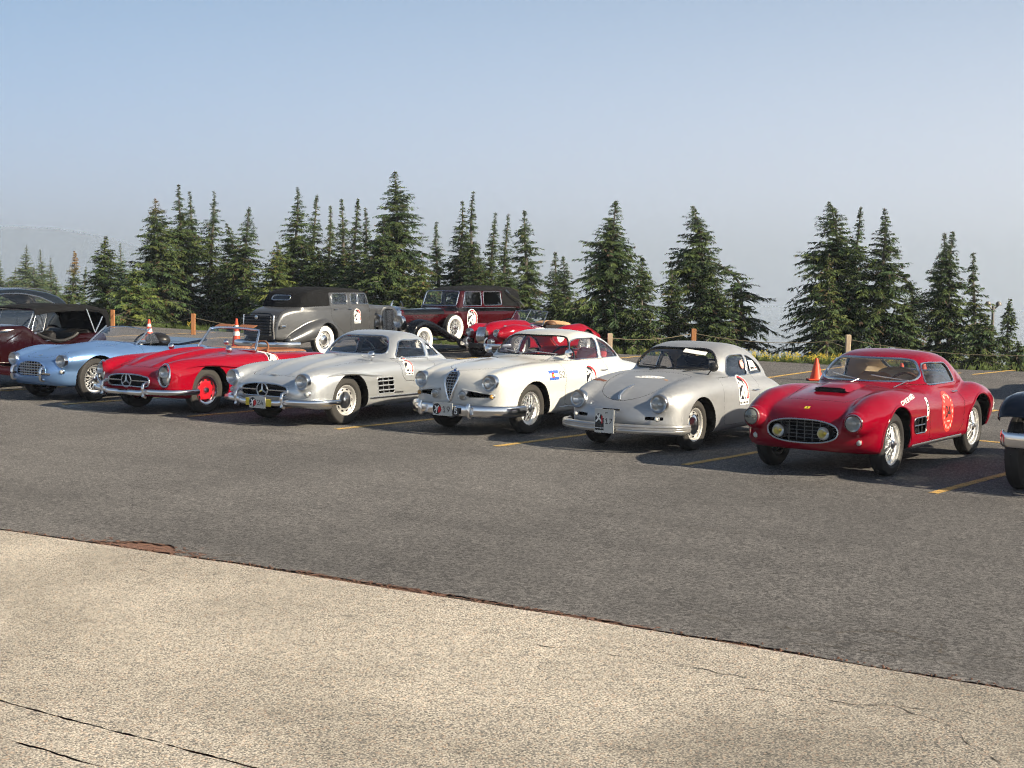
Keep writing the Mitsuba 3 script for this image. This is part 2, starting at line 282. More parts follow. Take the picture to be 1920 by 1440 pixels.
# ---------------------------------------------------------------- conifers
scene['m_needles'] = {'type': 'twosided', 'b': {'type': 'principled', 'base_color': {'type': 'mesh_attribute', 'name': 'vertex_color'}, 'roughness': 0.65, 'specular': 0.25}}
def bark_color(p, n, uv):
    a = mikit.fbm(p.x * 9, p.y * 9, p.z * 2.5, 3); return mikit.mix((0.06, 0.05, 0.045), (0.20, 0.18, 0.16), a)
principled('m_bark', mikit.proc(bark_color), 0.9, spec=0.2)
principled('m_dead', (0.42, 0.40, 0.37), 0.8, spec=0.2)
def conifer(H, R, seed, bend=0.0, sparse=0.0, tint=(0, 0, 0), flag=0.0, top_brown=0.0, density=1.0, power=0.85, droop=0.35, skirt=0.02):
    """(crown vertices, faces, colours), trunk mesh; flag: wind-shorn to one side; bend: leader bent over"""
    r = np.random.default_rng(seed)
    def axis(t):                                           # the trunk's line, t 0..1
        t = np.asarray(t, float)
        sway = 0.012 * H * np.sin(t * 7 + seed)
        bx = -bend * H * np.clip(t - 0.62, 0, 1) ** 2 * 1.6
        return np.stack([sway + bx, 0.012 * H * np.cos(t * 5 + seed * 2), t * H - abs(bend) * H * np.clip(t - 0.75, 0, 1) ** 2 * 1.2], -1)
    nb = int((80 + 34 * H) * density)
    t = skirt + (1 - skirt) * r.random(nb) ** 0.92
    t = np.sort(np.concatenate([t, 1 - 0.55 * r.random(int(70 * density))])); t = np.clip(t, 0, 0.992); nb = len(t)
    lobes = 0.72 + 0.5 * meshkit.noise(np.c_[t * 9, np.full(nb, seed * 1.7), t * 0], seed)
    L = R * (0.30 * np.minimum(1, (1 - t) / 0.45) + 0.70 * (1 - t) ** (power + 0.25)) * lobes * (0.55 + 0.6 * r.random(nb)) + 0.022 * H * (1 - t) ** 0.5 * 0.5
    if sparse: L *= np.where(r.random(nb) < sparse * t, 0.35, 1)
    az = r.random(nb) * 2 * np.pi
    if flag: L *= 1 + flag * np.cos(az)
    L = np.maximum(L, 0.05)
    base = axis(t)
    up0 = 0.35 * t - droop * (1 - t) * 0.6 + r.normal(0, 0.13, nb)          # start slope
    cu = -droop * (0.35 + 0.5 * r.random(nb))                                  # droop
    D = np.stack([np.cos(az), np.sin(az)], -1); S = np.stack([-np.sin(az), np.cos(az)], -1)
    V, F, C = [], [], []
    ns = np.maximum(4, (L / 0.054).astype(int))
    idx = np.repeat(np.arange(nb), ns); q = np.concatenate([(np.arange(k) + 0.5) / k for k in ns])
    q = np.clip(q + r.normal(0, 0.02, len(q)), 0.04, 1); m = len(q)
    side = np.where(r.random(m) < 0.5, 1, -1.0); tip = q > 0.93; side = np.where(tip, 0, side)
    l = L[idx]
    sp = base[idx] + np.c_[D[idx] * (q * l)[:, None], (up0[idx] * q + cu[idx] * q * q) * l]
    slope = up0[idx] + 2 * cu[idx] * q
    w = (0.09 + 0.26 * l * (1 - q) ** 0.7) * (0.6 + 0.7 * r.random(m)); w = np.minimum(w, 0.36) * (0.55 + 0.45 * np.minimum(1, (1 - t[idx]) / 0.2))
    ang = np.where(tip, 0, (0.55 + 0.5 * r.random(m))) * side                # twig direction off the branch
    d3 = np.c_[D[idx] * np.cos(ang)[:, None] + S[idx] * np.sin(ang)[:, None], slope * 0.6 - 0.30 - 0.35 * r.random(m)]
    d3 /= np.linalg.norm(d3, axis=1, keepdims=True)
    nn = np.cross(d3, np.c_[D[idx], slope * 0]); nn = np.where(np.linalg.norm(nn, axis=1, keepdims=True) < 0.1, np.c_[S[idx], 0 * q], nn)
    per = np.cross(d3, np.c_[r.normal(0, 0.55, (m, 2)), np.ones(m)]); per /= np.maximum(np.linalg.norm(per, axis=1, keepdims=True), 1e-6)
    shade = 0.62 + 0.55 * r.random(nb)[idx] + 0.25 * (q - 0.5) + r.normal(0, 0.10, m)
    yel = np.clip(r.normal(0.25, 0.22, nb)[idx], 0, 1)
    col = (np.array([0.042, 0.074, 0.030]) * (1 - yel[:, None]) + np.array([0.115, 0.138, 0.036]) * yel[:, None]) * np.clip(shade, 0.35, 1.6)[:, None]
    if top_brown:
        k = np.clip((t[idx] - (1 - top_brown)) / 0.15, 0, 1)[:, None]; col = col * (1 - k) + np.array([0.20, 0.115, 0.03]) * k * np.clip(shade, 0.4, 1.5)[:, None]
    brown = (r.random(m) < 0.05)[:, None]; col = np.where(brown, np.array([0.09, 0.06, 0.04]), col)
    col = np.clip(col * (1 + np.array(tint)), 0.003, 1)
    # every twig: four narrow needle blades fanned about it
    for k in range(4):
        a0 = (k - 1.5) * 0.42 + r.normal(0, 0.18, m); ln = w * (1.05 - 0.18 * abs(k - 1.5)) * (0.8 + 0.4 * r.random(m))
        dk = d3 * np.cos(a0)[:, None] + per * np.sin(a0)[:, None]; dk[:, 2] -= 0.10 * r.random(m)
        wk = np.cross(dk, np.c_[r.normal(0, 0.7, (m, 2)), np.ones(m)]); wk /= np.maximum(np.linalg.norm(wk, axis=1, keepdims=True), 1e-6)
        hw = (0.014 + 0.085 * ln)[:, None] * 0.62
        a = sp; b = sp + dk * (ln * 0.45)[:, None] + wk * hw; c = sp + dk * ln[:, None]; d = sp + dk * (ln * 0.45)[:, None] - wk * hw
        o = sum(len(x) for x in V)
        V.append(np.stack([a, b, c, d], 1).reshape(-1, 3)); i = np.arange(m) * 4 + o
        F.append(np.stack([i, i + 1, i + 2], 1)); F.append(np.stack([i, i + 2, i + 3], 1))
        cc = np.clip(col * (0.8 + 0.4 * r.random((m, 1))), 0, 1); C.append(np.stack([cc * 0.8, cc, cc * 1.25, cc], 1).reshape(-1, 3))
    tt = np.linspace(0, 1, 14); trunk = [tube(axis(tt), 0.022 * H * (1 - tt) ** 0.9 + 0.008, 7)]
    for k in np.argsort(-L)[:26]:
        qq = np.linspace(0, 0.85, 4); pts = base[k] + np.c_[D[k] * (qq * L[k])[:, None], (up0[k] * qq + cu[k] * qq * qq) * L[k]]
        trunk.append(tube(pts, np.linspace(0.022, 0.006, 4), 4))
    return (np.vstack(V), np.vstack(F), np.vstack(C)), join(trunk)
def px_ground(x, y): return float(terrain_z(np.array([x]), np.array([y]))[0])
def tree_at(u, v, Y, hw, label, group=None, down=0.0, **kw):
    """a tree whose top stands at picture direction (u, v) of the 1920 x 1440 photograph, Y metres away"""
    x, y = (u - 960) / CAM_F, (720 - v) / CAM_F
    X, up = x * _cr - y * _sr, x * _sr + y * _cr
    k = Y / (_c + up * _s); px, pz = X * k, CAM_H + (-_s + up * _c) * k
    gz = px_ground(px, Y) - 0.15 - down
    H, R = pz - gz, hw * Y / CAM_F * 1.75
    seed = int(abs(u * 13 + v * 7)) % 9973
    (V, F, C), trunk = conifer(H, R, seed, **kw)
    key, n = 'conifer', 0
    while key + '__crown' in scene: n += 1; key = f'conifer_{n:03d}'
    o = np.array([px, Y, gz])
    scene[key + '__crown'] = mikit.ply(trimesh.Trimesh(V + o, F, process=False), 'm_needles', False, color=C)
    scene[key + '__trunk'] = mikit.ply(xf(trunk, np.array([[1, 0, 0, px], [0, 1, 0, Y], [0, 0, 1, gz], [0, 0, 0, 1.0]])), 'm_bark', 40)
    note(key, label, 'tree', group)
    return key
TREES = [  # u, v of the top, distance, half width (px), label, options; blue tints put smoke haze into the needle colour
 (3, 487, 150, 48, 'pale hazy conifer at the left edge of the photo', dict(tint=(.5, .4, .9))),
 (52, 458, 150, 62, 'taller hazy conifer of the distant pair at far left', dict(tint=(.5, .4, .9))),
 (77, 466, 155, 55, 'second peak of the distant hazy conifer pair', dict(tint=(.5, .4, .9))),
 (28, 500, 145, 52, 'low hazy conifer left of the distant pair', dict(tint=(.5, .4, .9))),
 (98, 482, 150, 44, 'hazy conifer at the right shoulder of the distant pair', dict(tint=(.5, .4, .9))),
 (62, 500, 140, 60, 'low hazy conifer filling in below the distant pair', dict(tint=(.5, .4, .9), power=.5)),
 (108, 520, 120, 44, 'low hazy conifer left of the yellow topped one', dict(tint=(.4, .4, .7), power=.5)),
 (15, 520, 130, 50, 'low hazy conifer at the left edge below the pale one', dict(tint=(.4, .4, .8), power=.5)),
 (138, 470, 70, 24, 'slim conifer with a yellow dying top', dict(top_brown=.28, density=.9)),
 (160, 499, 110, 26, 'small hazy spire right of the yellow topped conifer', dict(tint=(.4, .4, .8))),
 (120, 560, 66, 26, 'low brownish conifer below the yellow topped one', dict(tint=(.5, .1, .2))),
 (197, 442, 60, 40, 'conifer standing behind the leftmost orange post', dict(power=.7)),
 (228, 455, 120, 36, 'far conifer with blue haze in its needle colour peeping left of the big left clump', dict(tint=(.4, .5, 1.2))),
 (292, 371, 57, 52, 'broad conifer with a brownish top leading the left clump', dict(top_brown=.14, power=.62)),
 (338, 345, 59, 44, 'tallest conifer of the left clump', dict(sparse=.4, power=.7)),
 (357, 358, 61, 28, 'twin leader right of the tallest conifer in the left clump', dict(power=.8)),
 (398, 357, 60, 34, 'thin topped open conifer in the left clump', dict(sparse=.6, power=.75, density=.9)),
 (437, 414, 58, 36, 'leaning blunt conifer in the left clump', dict(bend=.25, power=.6)),
 (463, 387, 57, 40, 'pointed dark conifer at the right end of the left clump', dict(power=.75)),
 (250, 500, 54, 42, 'low bright green conifer at the foot of the left clump', dict(tint=(.4, .35, .1), power=.6)),
 (315, 470, 60, 46, 'dark filler conifer inside the left clump', dict(power=.6)),
 (420, 480, 60, 44, 'dark filler conifer behind the burgundy post', dict(power=.6)),
 (518, 452, 55, 40, 'short olive conifer left of the grey limousine roof', dict(tint=(.5, .35, .1), power=.55)),
 (555, 350, 57, 44, 'tall conifer above the grey limousine roof', dict(power=.72)),
 (591, 364, 59, 32, 'spire right of the tall conifer over the grey limousine', dict(power=.75)),
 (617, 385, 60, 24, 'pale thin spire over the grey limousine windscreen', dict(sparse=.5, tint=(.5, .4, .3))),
 (641, 372, 59, 30, 'dark spire left of the narrow pair', dict(power=.7)),
 (667, 371, 58, 27, 'narrow spire of the middle pair', dict(power=.75)),
 (684, 389, 58, 26, 'shorter spire just left of the biggest conifer', dict(power=.7, sparse=.3)),
 (742, 320, 55, 62, 'biggest conifer with a layered top in the middle', dict(power=.6, sparse=.3, density=1.25)),
 (722, 405, 54, 50, 'left shoulder of the biggest conifer', dict(power=.55)),
 (600, 470, 56, 46, 'dark filler conifer behind the grey limousine', dict(power=.55)),
 (790, 490, 52, 44, 'olive conifer behind the black hood of the burgundy limousine', dict(tint=(.5, .35, .1), power=.55)),
 (660, 490, 55, 46, 'dark filler conifer beneath the middle pair', dict(power=.55)),
 (821, 415, 58, 27, 'thin dark conifer in the gap right of the biggest one', dict(sparse=.5, power=.7)),
 (864, 376, 57, 36, 'conifer left of the slender spire over the burgundy limousine', dict(power=.72)),
 (888, 358, 56, 27, 'slender spire over the burgundy limousine roof', dict(power=.75)),
 (926, 398, 56, 24, 'first narrow spire right of the slender one', dict(power=.75, sparse=.3)),
 (951, 400, 57, 26, 'second narrow spire right of the slender one', dict(power=.75)),
 (987, 393, 53, 44, 'dark conifer with a bare tip behind the burgundy limousine', dict(power=.68, sparse=.3)),
 (900, 480, 55, 48, 'dark filler conifer behind the burgundy limousine roof', dict(power=.55)),
 (955, 500, 52, 44, 'low dark conifer behind the limousine rear quarter', dict(power=.55)),
 (1040, 472, 54, 30, 'left spire of the small group behind the red roadster', dict(power=.7)),
 (1057, 480, 53, 34, 'right spire of the small group behind the red roadster', dict(power=.68)),
 (1090, 560, 48, 34, 'low conifer skirt left of the lone big conifer', dict(power=.5)),
 (1152, 375, 44, 66, 'lone broad conifer right of centre, left of the hook tipped one', dict(power=.60, flag=-.1, density=1.25, skirt=.04)),
 (1205, 482, 43, 34, 'smaller spire at the right flank of the lone broad conifer', dict(power=.65, flag=.2)),
 (1322, 377, 46, 58, 'conifer with a hooked tip right of centre', dict(power=.66, bend=.35, flag=-.25, density=1.15)),
 (1259, 506, 44, 32, 'small spire left of the hook tipped conifer', dict(power=.6)),
 (1392, 458, 44, 56, 'wind bent conifer with its leader swept over', dict(power=.45, bend=2.0, sparse=.85, density=.70)),
 (1345, 520, 43, 40, 'low dark conifer beneath the hook tipped one', dict(power=.5)),
 (1573, 370, 43, 66, 'tallest conifer of the right clump with a bent tip', dict(power=.6, bend=.3, flag=-.15, density=1.2)),
 (1606, 385, 45, 36, 'second leader of the right clump', dict(power=.72, bend=-.06)),
 (1657, 390, 42, 52, 'pointed third spire of the right clump', dict(power=.65, density=1.1)),
 (1556, 480, 40, 26, 'light olive conifer standing before the right clump', dict(tint=(.45, .3, .2), power=.6)),
 (1600, 520, 42, 52, 'dark filler conifer in the right clump', dict(power=.5)),
 (1695, 560, 42, 44, 'low conifer between the right clumps', dict(power=.5)),
 (1716, 476, 44, 30, 'bent topped small conifer right of the right clump', dict(bend=1.0, sparse=.5, power=.55)),
 (1768, 436, 43, 32, 'bare tipped spire of the far right pair', dict(power=.65, sparse=.3)),
 (1784, 433, 42, 38, 'denser spire of the far right pair', dict(power=.62)),
 (1829, 473, 42, 40, 'sparse ragged conifer at the far right', dict(power=.55, sparse=.8, density=.8)),
 (1845, 590, 40, 40, 'low conifer skirt at the far right', dict(power=.5)),
 (1893, 560, 44, 26, 'last small conifer beside the twin lamp post', dict(power=.65)),
 (1910, 640, 42, 22, 'low bush conifer at the right edge of the photo', dict(power=.5)),
]
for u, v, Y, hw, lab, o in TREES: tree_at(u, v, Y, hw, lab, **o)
from scipy.ndimage import map_coordinates
# ---------------------------------------------------------------- car kit
def pc(pts):
    a = np.array(sorted(pts), float); f = PchipInterpolator(a[:, 0], a[:, 1]); d = f.derivative(); lo, hi = a[0, 0], a[-1, 0]
    return lambda x: f(np.clip(x, lo, hi)), lambda x: np.where((x > lo) & (x < hi), d(np.clip(x, lo, hi)), 0)
def smax(a, b, k): return np.maximum(a, b) + np.maximum(k - np.abs(a - b), 0) ** 2 / (4 * k)
def smin(a, b, k): return -smax(-a, -b, k)
class Chain:
    """a limb running along x: points (x, y, z, r), round ends"""
    def __init__(s, pts, n=0):
        p = np.array(sorted(pts), float); s.p = p; s.f = [PchipInterpolator(p[:, 0], p[:, i]) for i in (1, 2, 3)]; s.d = s.f[2].derivative()
    def __call__(s, X, Y, Z):
        q = s.p; r = q[:, 3].max() + 0.25; out = np.full(X.shape, 9.0)
        on = (X > q[0, 0] - r) & (X < q[-1, 0] + r) & (Y > q[:, 1].min() - r) & (Z > q[:, 2].min() - r) & (Z < q[:, 2].max() + r)
        if not on.any(): return out
        x, y, z = X[on], Y[on], Z[on]; xc = np.clip(x, q[0, 0], q[-1, 0])
        out[on] = (np.sqrt((x - xc) ** 2 + (y - s.f[0](xc)) ** 2 + (z - s.f[1](xc)) ** 2) - s.f[2](xc)) / np.sqrt(1 + s.d(xc) ** 2)
        return out
def body_field(deck, W, bot, crown=0.12, zw=0.5, tuck=0.10, tumble=0.25, k=0.10, kb=0.08, limbs=(), gh=None, kg=0.05, extra=None, nose=None, tail=None):
    dz, dd = pc(deck); wf, wd = pc(W); bf, bd = pc(bot)
    if gh: gz, gd = pc(gh['prof']); yg, _ = pc(gh['half'])
    def D(P):
        X, Y, Z = P[..., 0], np.abs(P[..., 1]), P[..., 2]
        top = (Z - (dz(X) - crown * Y * Y)) / np.sqrt(1 + dd(X) ** 2 + (2 * crown * Y) ** 2)
        lo, up = np.maximum(zw - Z, 0), np.maximum(Z - zw, 0)
        w = wf(X) * (1 - tuck * (lo / zw) ** 2 - tumble * up ** 2)
        side = (Y - w) / np.sqrt(1 + wd(X) ** 2)
        d = smax(top, side, k)
        d = smax(d, (bf(X) - Z) / np.sqrt(1 + bd(X) ** 2), kb)
        if nose: d = smax(d, X - (nose[0] - nose[1] * Y ** 2 - nose[2] * (Z - nose[3]) ** 2), kb * 1.3)
        if tail: d = smax(d, (tail[0] + tail[1] * Y ** 2 + tail[2] * (Z - tail[3]) ** 2) - X, kb * 1.3)
        for ch, kk in limbs: d = smin(d, ch(X, Y, Z), kk)
        if gh:
            x0, x1 = gh['prof'][0][0], gh['prof'][-1][0]
            t = np.clip((x0 - X) / (x0 - x1), 0, 1); c = gh['wc'] * (1 - t) - gh.get('wr', 0.3) * t
            Xs = X + c * Y * Y
            g = (Z - (gz(Xs) - gh.get('rc', 0.15) * Y * Y)) / np.sqrt(1 + gd(Xs) ** 2 * (1 + (2 * c * Y) ** 2))
            u = np.maximum(Z - gh['belt'], 0)
            gs = (Y - (yg(X) - gh['tg'] * u - gh.get('tg2', 0) * np.maximum(u, 0) ** 2)) / math.sqrt(1 + gh['tg'] ** 2)
            g = smax(g, gs, gh.get('k', 0.12)); g = np.maximum(g, np.maximum(gh['belt'] - 0.14 - Z, np.maximum(X - x0, x1 - X)))
            d = smin(d, g, kg)
        if extra: d = extra(d, X, Y, Z)
        return d
    return D
def surface_net(grid, o, h):
    """naive surface nets on a scalar grid (negative inside)"""
    s = grid < 0; nx, ny, nz = grid.shape
    acc = np.zeros((nx - 1, ny - 1, nz - 1, 3), np.float32); cnt = np.zeros((nx - 1, ny - 1, nz - 1), np.float32)
    quads = []
    for ax in range(3):
        a = [slice(None)] * 3; b = [slice(None)] * 3; a[ax] = slice(0, -1); b[ax] = slice(1, None)
        ga, gb = grid[tuple(a)], grid[tuple(b)]; cr = (ga < 0) != (gb < 0)
        I = np.argwhere(cr); t = ga[cr] / (ga[cr] - gb[cr])
        pos = I.astype(np.float32); pos[:, ax] += t
        o1, o2 = [q for q in range(3) if q != ax]
        ok = (I[:, o1] > 0) & (I[:, o2] > 0) & (I[:, o1] < grid.shape[o1] - 1) & (I[:, o2] < grid.shape[o2] - 1)
        I, pos, neg = I[ok], pos[ok], (ga[cr] < 0)[ok]
        cells = []
        for d1, d2 in ((0, 0), (-1, 0), (-1, -1), (0, -1)):
            c = I.copy(); c[:, o1] += d1; c[:, o2] += d2
            np.add.at(acc, (c[:, 0], c[:, 1], c[:, 2]), pos); np.add.at(cnt, (c[:, 0], c[:, 1], c[:, 2]), 1)
            cells.append(np.ravel_multi_index(c.T, cnt.shape))
        q = np.stack(cells, 1); flip = neg if ax != 1 else ~neg
        q[~flip] = q[~flip][:, ::-1]; quads.append(q)
    on = cnt.ravel() > 0; idx = np.full(on.size, -1); idx[on] = np.arange(on.sum())
    v = acc.reshape(-1, 3)[on] / cnt.ravel()[on][:, None] * h + o
    q = idx[np.vstack(quads)]
    return v, np.vstack([q[:, [0, 1, 2]], q[:, [0, 2, 3]]])
def manifold(v, f):
    return m3.Manifold(m3.Mesh(vert_properties=np.ascontiguousarray(v, np.float32), tri_verts=np.ascontiguousarray(f, np.uint32)))
def tri(m):
    q = m.to_mesh(); return np.asarray(q.vert_properties[:, :3], float), np.asarray(q.tri_verts)
def prism(poly, axis, a, b):
    """extrude a 2-D outline: axis 'y' takes (x, z), 'x' takes (y, z), 'z' takes (x, y)"""
    poly = sg.Polygon(poly) if not isinstance(poly, sg.Polygon) else poly
    poly = sg.polygon.orient(poly)
    cs = m3.CrossSection([np.array(poly.exterior.coords)[:-1]])
    m = m3.Manifold.extrude(cs, b - a).translate([0, 0, a])
    if axis == 'z': return m
    if axis == 'y': return m.transform(np.array([[1, 0, 0, 0], [0, 0, 1, 0], [0, 1, 0, 0]], float)) if False else m.mirror([0, 0, 1]).transform(np.array([[1, 0, 0, 0], [0, 0, -1, 0], [0, 1, 0, 0]], float))
    return m.transform(np.array([[0, 0, 1, 0], [1, 0, 0, 0], [0, 1, 0, 0]], float))
def rounded(pts, r, n=7):
    p = np.array(pts, float); k = len(p); out = []; t = np.linspace(0, 1, n)[:, None]
    for i in range(k):
        v, a, b = p[i], p[i - 1], p[(i + 1) % k]; la, lb = np.linalg.norm(a - v), np.linalg.norm(b - v)
        q0, q1 = v + (a - v) * min(.49, 1.9 * r / la), v + (b - v) * min(.49, 1.9 * r / lb)
        out.append((1 - t) ** 2 * q0 + 2 * t * (1 - t) * v + t * t * q1)
    return sg.Polygon(np.vstack(out)).buffer(0)
def ellipse(cx, cy, rx, ry, n=40, pw=2.0):
    a = np.arange(n) / n * 2 * np.pi; c, s = np.cos(a), np.sin(a)
    return np.c_[cx + rx * np.sign(c) * np.abs(c) ** (2 / pw), cy + ry * np.sign(s) * np.abs(s) ** (2 / pw)]

class Car:
    def __init__(s, key, label, category, pose, D, bounds, h=0.027, group=None):
        s.key, n = key, 0
        while s.key in labels: n += 1; s.key = f'{key}_{n:03d}'
        x, y, z, a = pose[:4]
        pitch = pose[4] if len(pose) > 4 else 0.0
        s.tw = T().translate([x, y, z]).rotate([0, 0, 1], a).rotate([0, 1, 0], pitch)
        note(s.key, label, category, group)
        s.D = D
        if D is None: return
        (x0, x1), w, (z0, z1) = bounds
        s.x0, s.x1 = x0, x1
        nx, ny, nz = int((x1 - x0) / h) + 3, int(w / h) + 3, int((z1 - z0) / h) + 3
        gx = x0 + h * (np.arange(nx) - 0.5); gy = h * (np.arange(ny) + 0.37); gz = z0 + h * (np.arange(nz) - 0.5)
        G = np.stack(np.meshgrid(gx, gy, gz, indexing='ij'), -1)
        d = D(G).astype(np.float32)
        gr = np.gradient(d, h); gn = np.clip(np.sqrt(sum(q * q for q in gr)), 0.35, 4)
        dn = d / gn
        s.o = np.array([gx[0], -gy[-1], gz[0]]); s.h = h
        full = np.concatenate([d[:, ::-1], d], 1); s.fulln = np.concatenate([dn[:, ::-1], dn], 1)
        # y spacing across the mirror plane is 2*0.37 h: remap below
        s.ys = np.concatenate([-gy[::-1], gy])
        for g_ in (full, s.fulln):
            for ax in range(3): np.moveaxis(g_, ax, 0)[[0, -1]] = h
        s.full = full
        s.M0 = s.mesh(full, True); s.M = s.M0; s.Mi = None; s.parts = []
        s.smooth_parts = {}
    def mesh(s, grid, project=False):
        v, f = surface_net(grid, np.zeros(3), 1.0)
        y = np.interp(v[:, 1], np.arange(len(s.ys)), s.ys)
        v = np.stack([s.o[0] + v[:, 0] * s.h, y, s.o[2] + v[:, 2] * s.h], 1)
        if project:
            for _ in range(2):
                g = s.grad(v); L = np.linalg.norm(g, axis=1, keepdims=True)
                st = s.D(v)[:, None] * g / np.maximum(L, 0.3) ** 2
                v = v - np.clip(st, -0.5 * s.h, 0.5 * s.h)
        m = manifold(v, f)
        if m.status() != m3.Error.NoError: raise RuntimeError(f'{s.key}: {m.status()}')
        if m.volume() < 0: m = manifold(v, f[:, ::-1])
        return m.simplify(0.0005) if project else m.simplify(0.002)
    def grad(s, v, e=0.004):
        d0 = s.D(v); return np.stack([(s.D(v + np.eye(3)[i] * e) - d0) / e for i in range(3)], 1)
    def gd(s, p):
        i = (p - s.o) / s.h; i[:, 1] = np.interp(p[:, 1], s.ys, np.arange(len(s.ys)))
        return map_coordinates(s.full, i.T, order=1, mode='constant', cval=1.0)
    def normal(s, v):
        g = s.grad(v); return g / np.maximum(np.linalg.norm(g, axis=1, keepdims=True), 1e-9)
    def inner(s, t=0.03):
        if s.Mi is None: s.Mi = s.mesh(s.fulln + t)
        return s.Mi
    def cast(s, p, d, L=2.5, n=160):
        """march from p (n,3) along d until inside the body; nan where missed"""
        p = np.asarray(p, float); d = np.asarray(d, float); out = np.full(len(p), np.nan); prev = np.zeros(len(p))
        alive = np.ones(len(p), bool); lo = np.zeros(len(p)); hi = np.full(len(p), np.nan)
        for i in range(1, n + 1):
            t = L * i / n; ins = s.gd(p + d * t) < 0; hit = ins & np.isnan(hi); hi[hit] = t; lo[hit] = t - L / n
        for _ in range(12):
            mid = (lo + hi) / 2; ins = s.gd(np.nan_to_num(p + d * mid[:, None], nan=9)) < 0; hi = np.where(ins, mid, hi); lo = np.where(ins, lo, mid)
        return p + d * hi[:, None]
    def on(s, face, uv, off=0.003, x0=None):
        """points on the outer surface: face 'L'/'R' (x,z), 'F'/'B' (y,z), 'T' (x,y)"""
        uv = np.atleast_2d(np.asarray(uv, float)); z = np.zeros(len(uv))
        if face in 'LR':
            sg_ = 1 if face == 'L' else -1; q = s.cast(np.c_[uv[:, 0], z + 1.3 * sg_, uv[:, 1]], [0, -sg_, 0], 1.3)
        elif face in 'FB':
            q = s.cast(np.c_[z + ((s.x1 + .1 if x0 is None else x0) if face == 'F' else s.x0 - .1), uv[:, 0], uv[:, 1]], [-1 if face == 'F' else 1, 0, 0], 2.8 if face == 'F' else 3.6, 240)
        else: q = s.cast(np.c_[uv, z + 2.2], [0, 0, -1], 2.2)
        bad = np.isnan(q[:, 0])
        if bad.any() and not bad.all():
            good = np.where(~bad)[0]
            for i in np.where(bad)[0]: q[i] = q[good[np.argmin(((uv[good] - uv[i]) ** 2).sum(1))]]
        return q + s.normal(q) * off
    # -------- adding parts
    def add(s, part, mesh, bsdf, smooth=30, label=None, **kw):
        if isinstance(mesh, dict): v_, f_ = meshkit.WRITTEN[mesh['filename']][:2]
        else: v_, f_ = mesh.vertices, mesh.faces
        if len(f_) == 0 or not np.isfinite(np.asarray(v_)).all():
            print('EMPTY', s.key, part, len(f_)); return part
        key = f'{s.key}__{part}'; n = 0; base = key
        while key in scene: n += 1; key = f'{base}_{n:03d}'
        d = mikit.ply(mesh, bsdf, smooth, **kw) if not isinstance(mesh, dict) else dict(mesh, bsdf={'type': 'ref', 'id': bsdf})
        d['to_world'] = s.tw; scene[key] = d
        if label: labels[key] = {'label': label}
        return key[len(s.key) + 2:]
    def raw(s, V, F, N):
        p = meshkit.write_ply((V, F), normals=N); return {'type': 'ply', 'filename': p, 'face_normals': False}
    def split_outer(s, m):
        V, F = tri(m); d = np.abs(s.D(V)); C = V[F].mean(1); n = np.cross(V[F[:, 1]] - V[F[:, 0]], V[F[:, 2]] - V[F[:, 0]])
        L = np.linalg.norm(n, axis=1); n /= np.maximum(L, 1e-12)[:, None]
        gn = np.zeros_like(V); near = d < 0.006; gn[near] = s.normal(V[near])
        mean = gn[F].mean(1)
        out = near[F].all(1) & ((n * mean).sum(1) > 0.55)
        return V, F, out, gn, n
    def emit(s, part, m, paint, label=None, inside='m_black'):
        V, F, out, gn, fn = s.split_outer(m)
        for sel, nm, mat, useg in ((out, part, paint, True), (~out, None, inside, False)):
            f = F[sel]
            if not len(f): continue
            if useg: key = s.add(nm, s.raw(V[f].reshape(-1, 3), np.arange(3 * len(f)).reshape(-1, 3), gn[f].reshape(-1, 3)), mat, label=label)
            else: s.dark.append(trimesh.Trimesh(V[f].reshape(-1, 3), np.arange(3 * len(f)).reshape(-1, 3), process=False))
        return part
    dark = None
    # -------- shaping
    def arches(s, wheels, r, y0, top=None):
        for (x, z) in wheels:
            for sd in (1, -1):
                c = m3.Manifold.cylinder(0.8, r, r, 40).rotate([90, 0, 0]).translate([x, 0.8 + y0 if sd > 0 else -y0, z])
                s.M = s.M - c
        s.arch = (wheels, r)
    def arch_lips(s, mat, rad=0.012, a0=-25, a1=205, grow=0.004):
        (wheels, r) = s.arch
        for (x, z) in wheels:
            for face in 'LR':
                a = np.radians(np.linspace(a0, a1, 26)); uv = np.c_[x + (r + grow) * np.cos(a), z + (r + grow) * np.sin(a)]
                s.add('wheel_arch_lip', tube(s.on(face, uv, 0.0), rad, 7), mat)
    def hollow(s, x0, x1, w, z0, t=0.032, z1=3):
        reg = m3.Manifold.cube([x1 - x0, 2 * w, z1 - z0]).translate([x0, -w, z0])
        s.cabbox = (x0, x1, w, max(z0, .5)); s.cab = s.inner(t) ^ reg; s.M = s.M - s.cab
    def panel(s, part, poly, axis, a, b, gap=0.006, depth=None, mat=None, label=None):
        p = sg.Polygon(poly) if not isinstance(poly, sg.Polygon) else poly
        big, small = prism(p, axis, a, b), prism(p.buffer(-gap, join_style='round'), axis, a, b)
        if depth: big = big - s.inner(0.032); small = small - s.inner(0.032)
        q = s.M ^ small; s.M = s.M - big; s.parts.append((part, q, mat, label))
    def glass(s, part, poly, axis, a, b, trim=None, rad=0.010, mat='m_glass', inset=0.008, label=None, tname='trim'):
        cut = prism(poly, axis, a, b)
        g = s.M0 ^ cut; V, F, out, gn, n = s.split_outer(g); F = F[out]
        s.M = s.M - cut
        for i_, (pp, q, mt, lb) in enumerate(s.parts): s.parts[i_] = (pp, q - cut, mt, lb)
        used = np.unique(F); idx = np.full(len(V), -1); idx[used] = np.arange(len(used)); V, F, gn = V[used], idx[F], gn[used]
        s.last = (V, F, gn)
        name = s.add(part, s.raw(V - gn * inset, F, gn), mat, label=label)
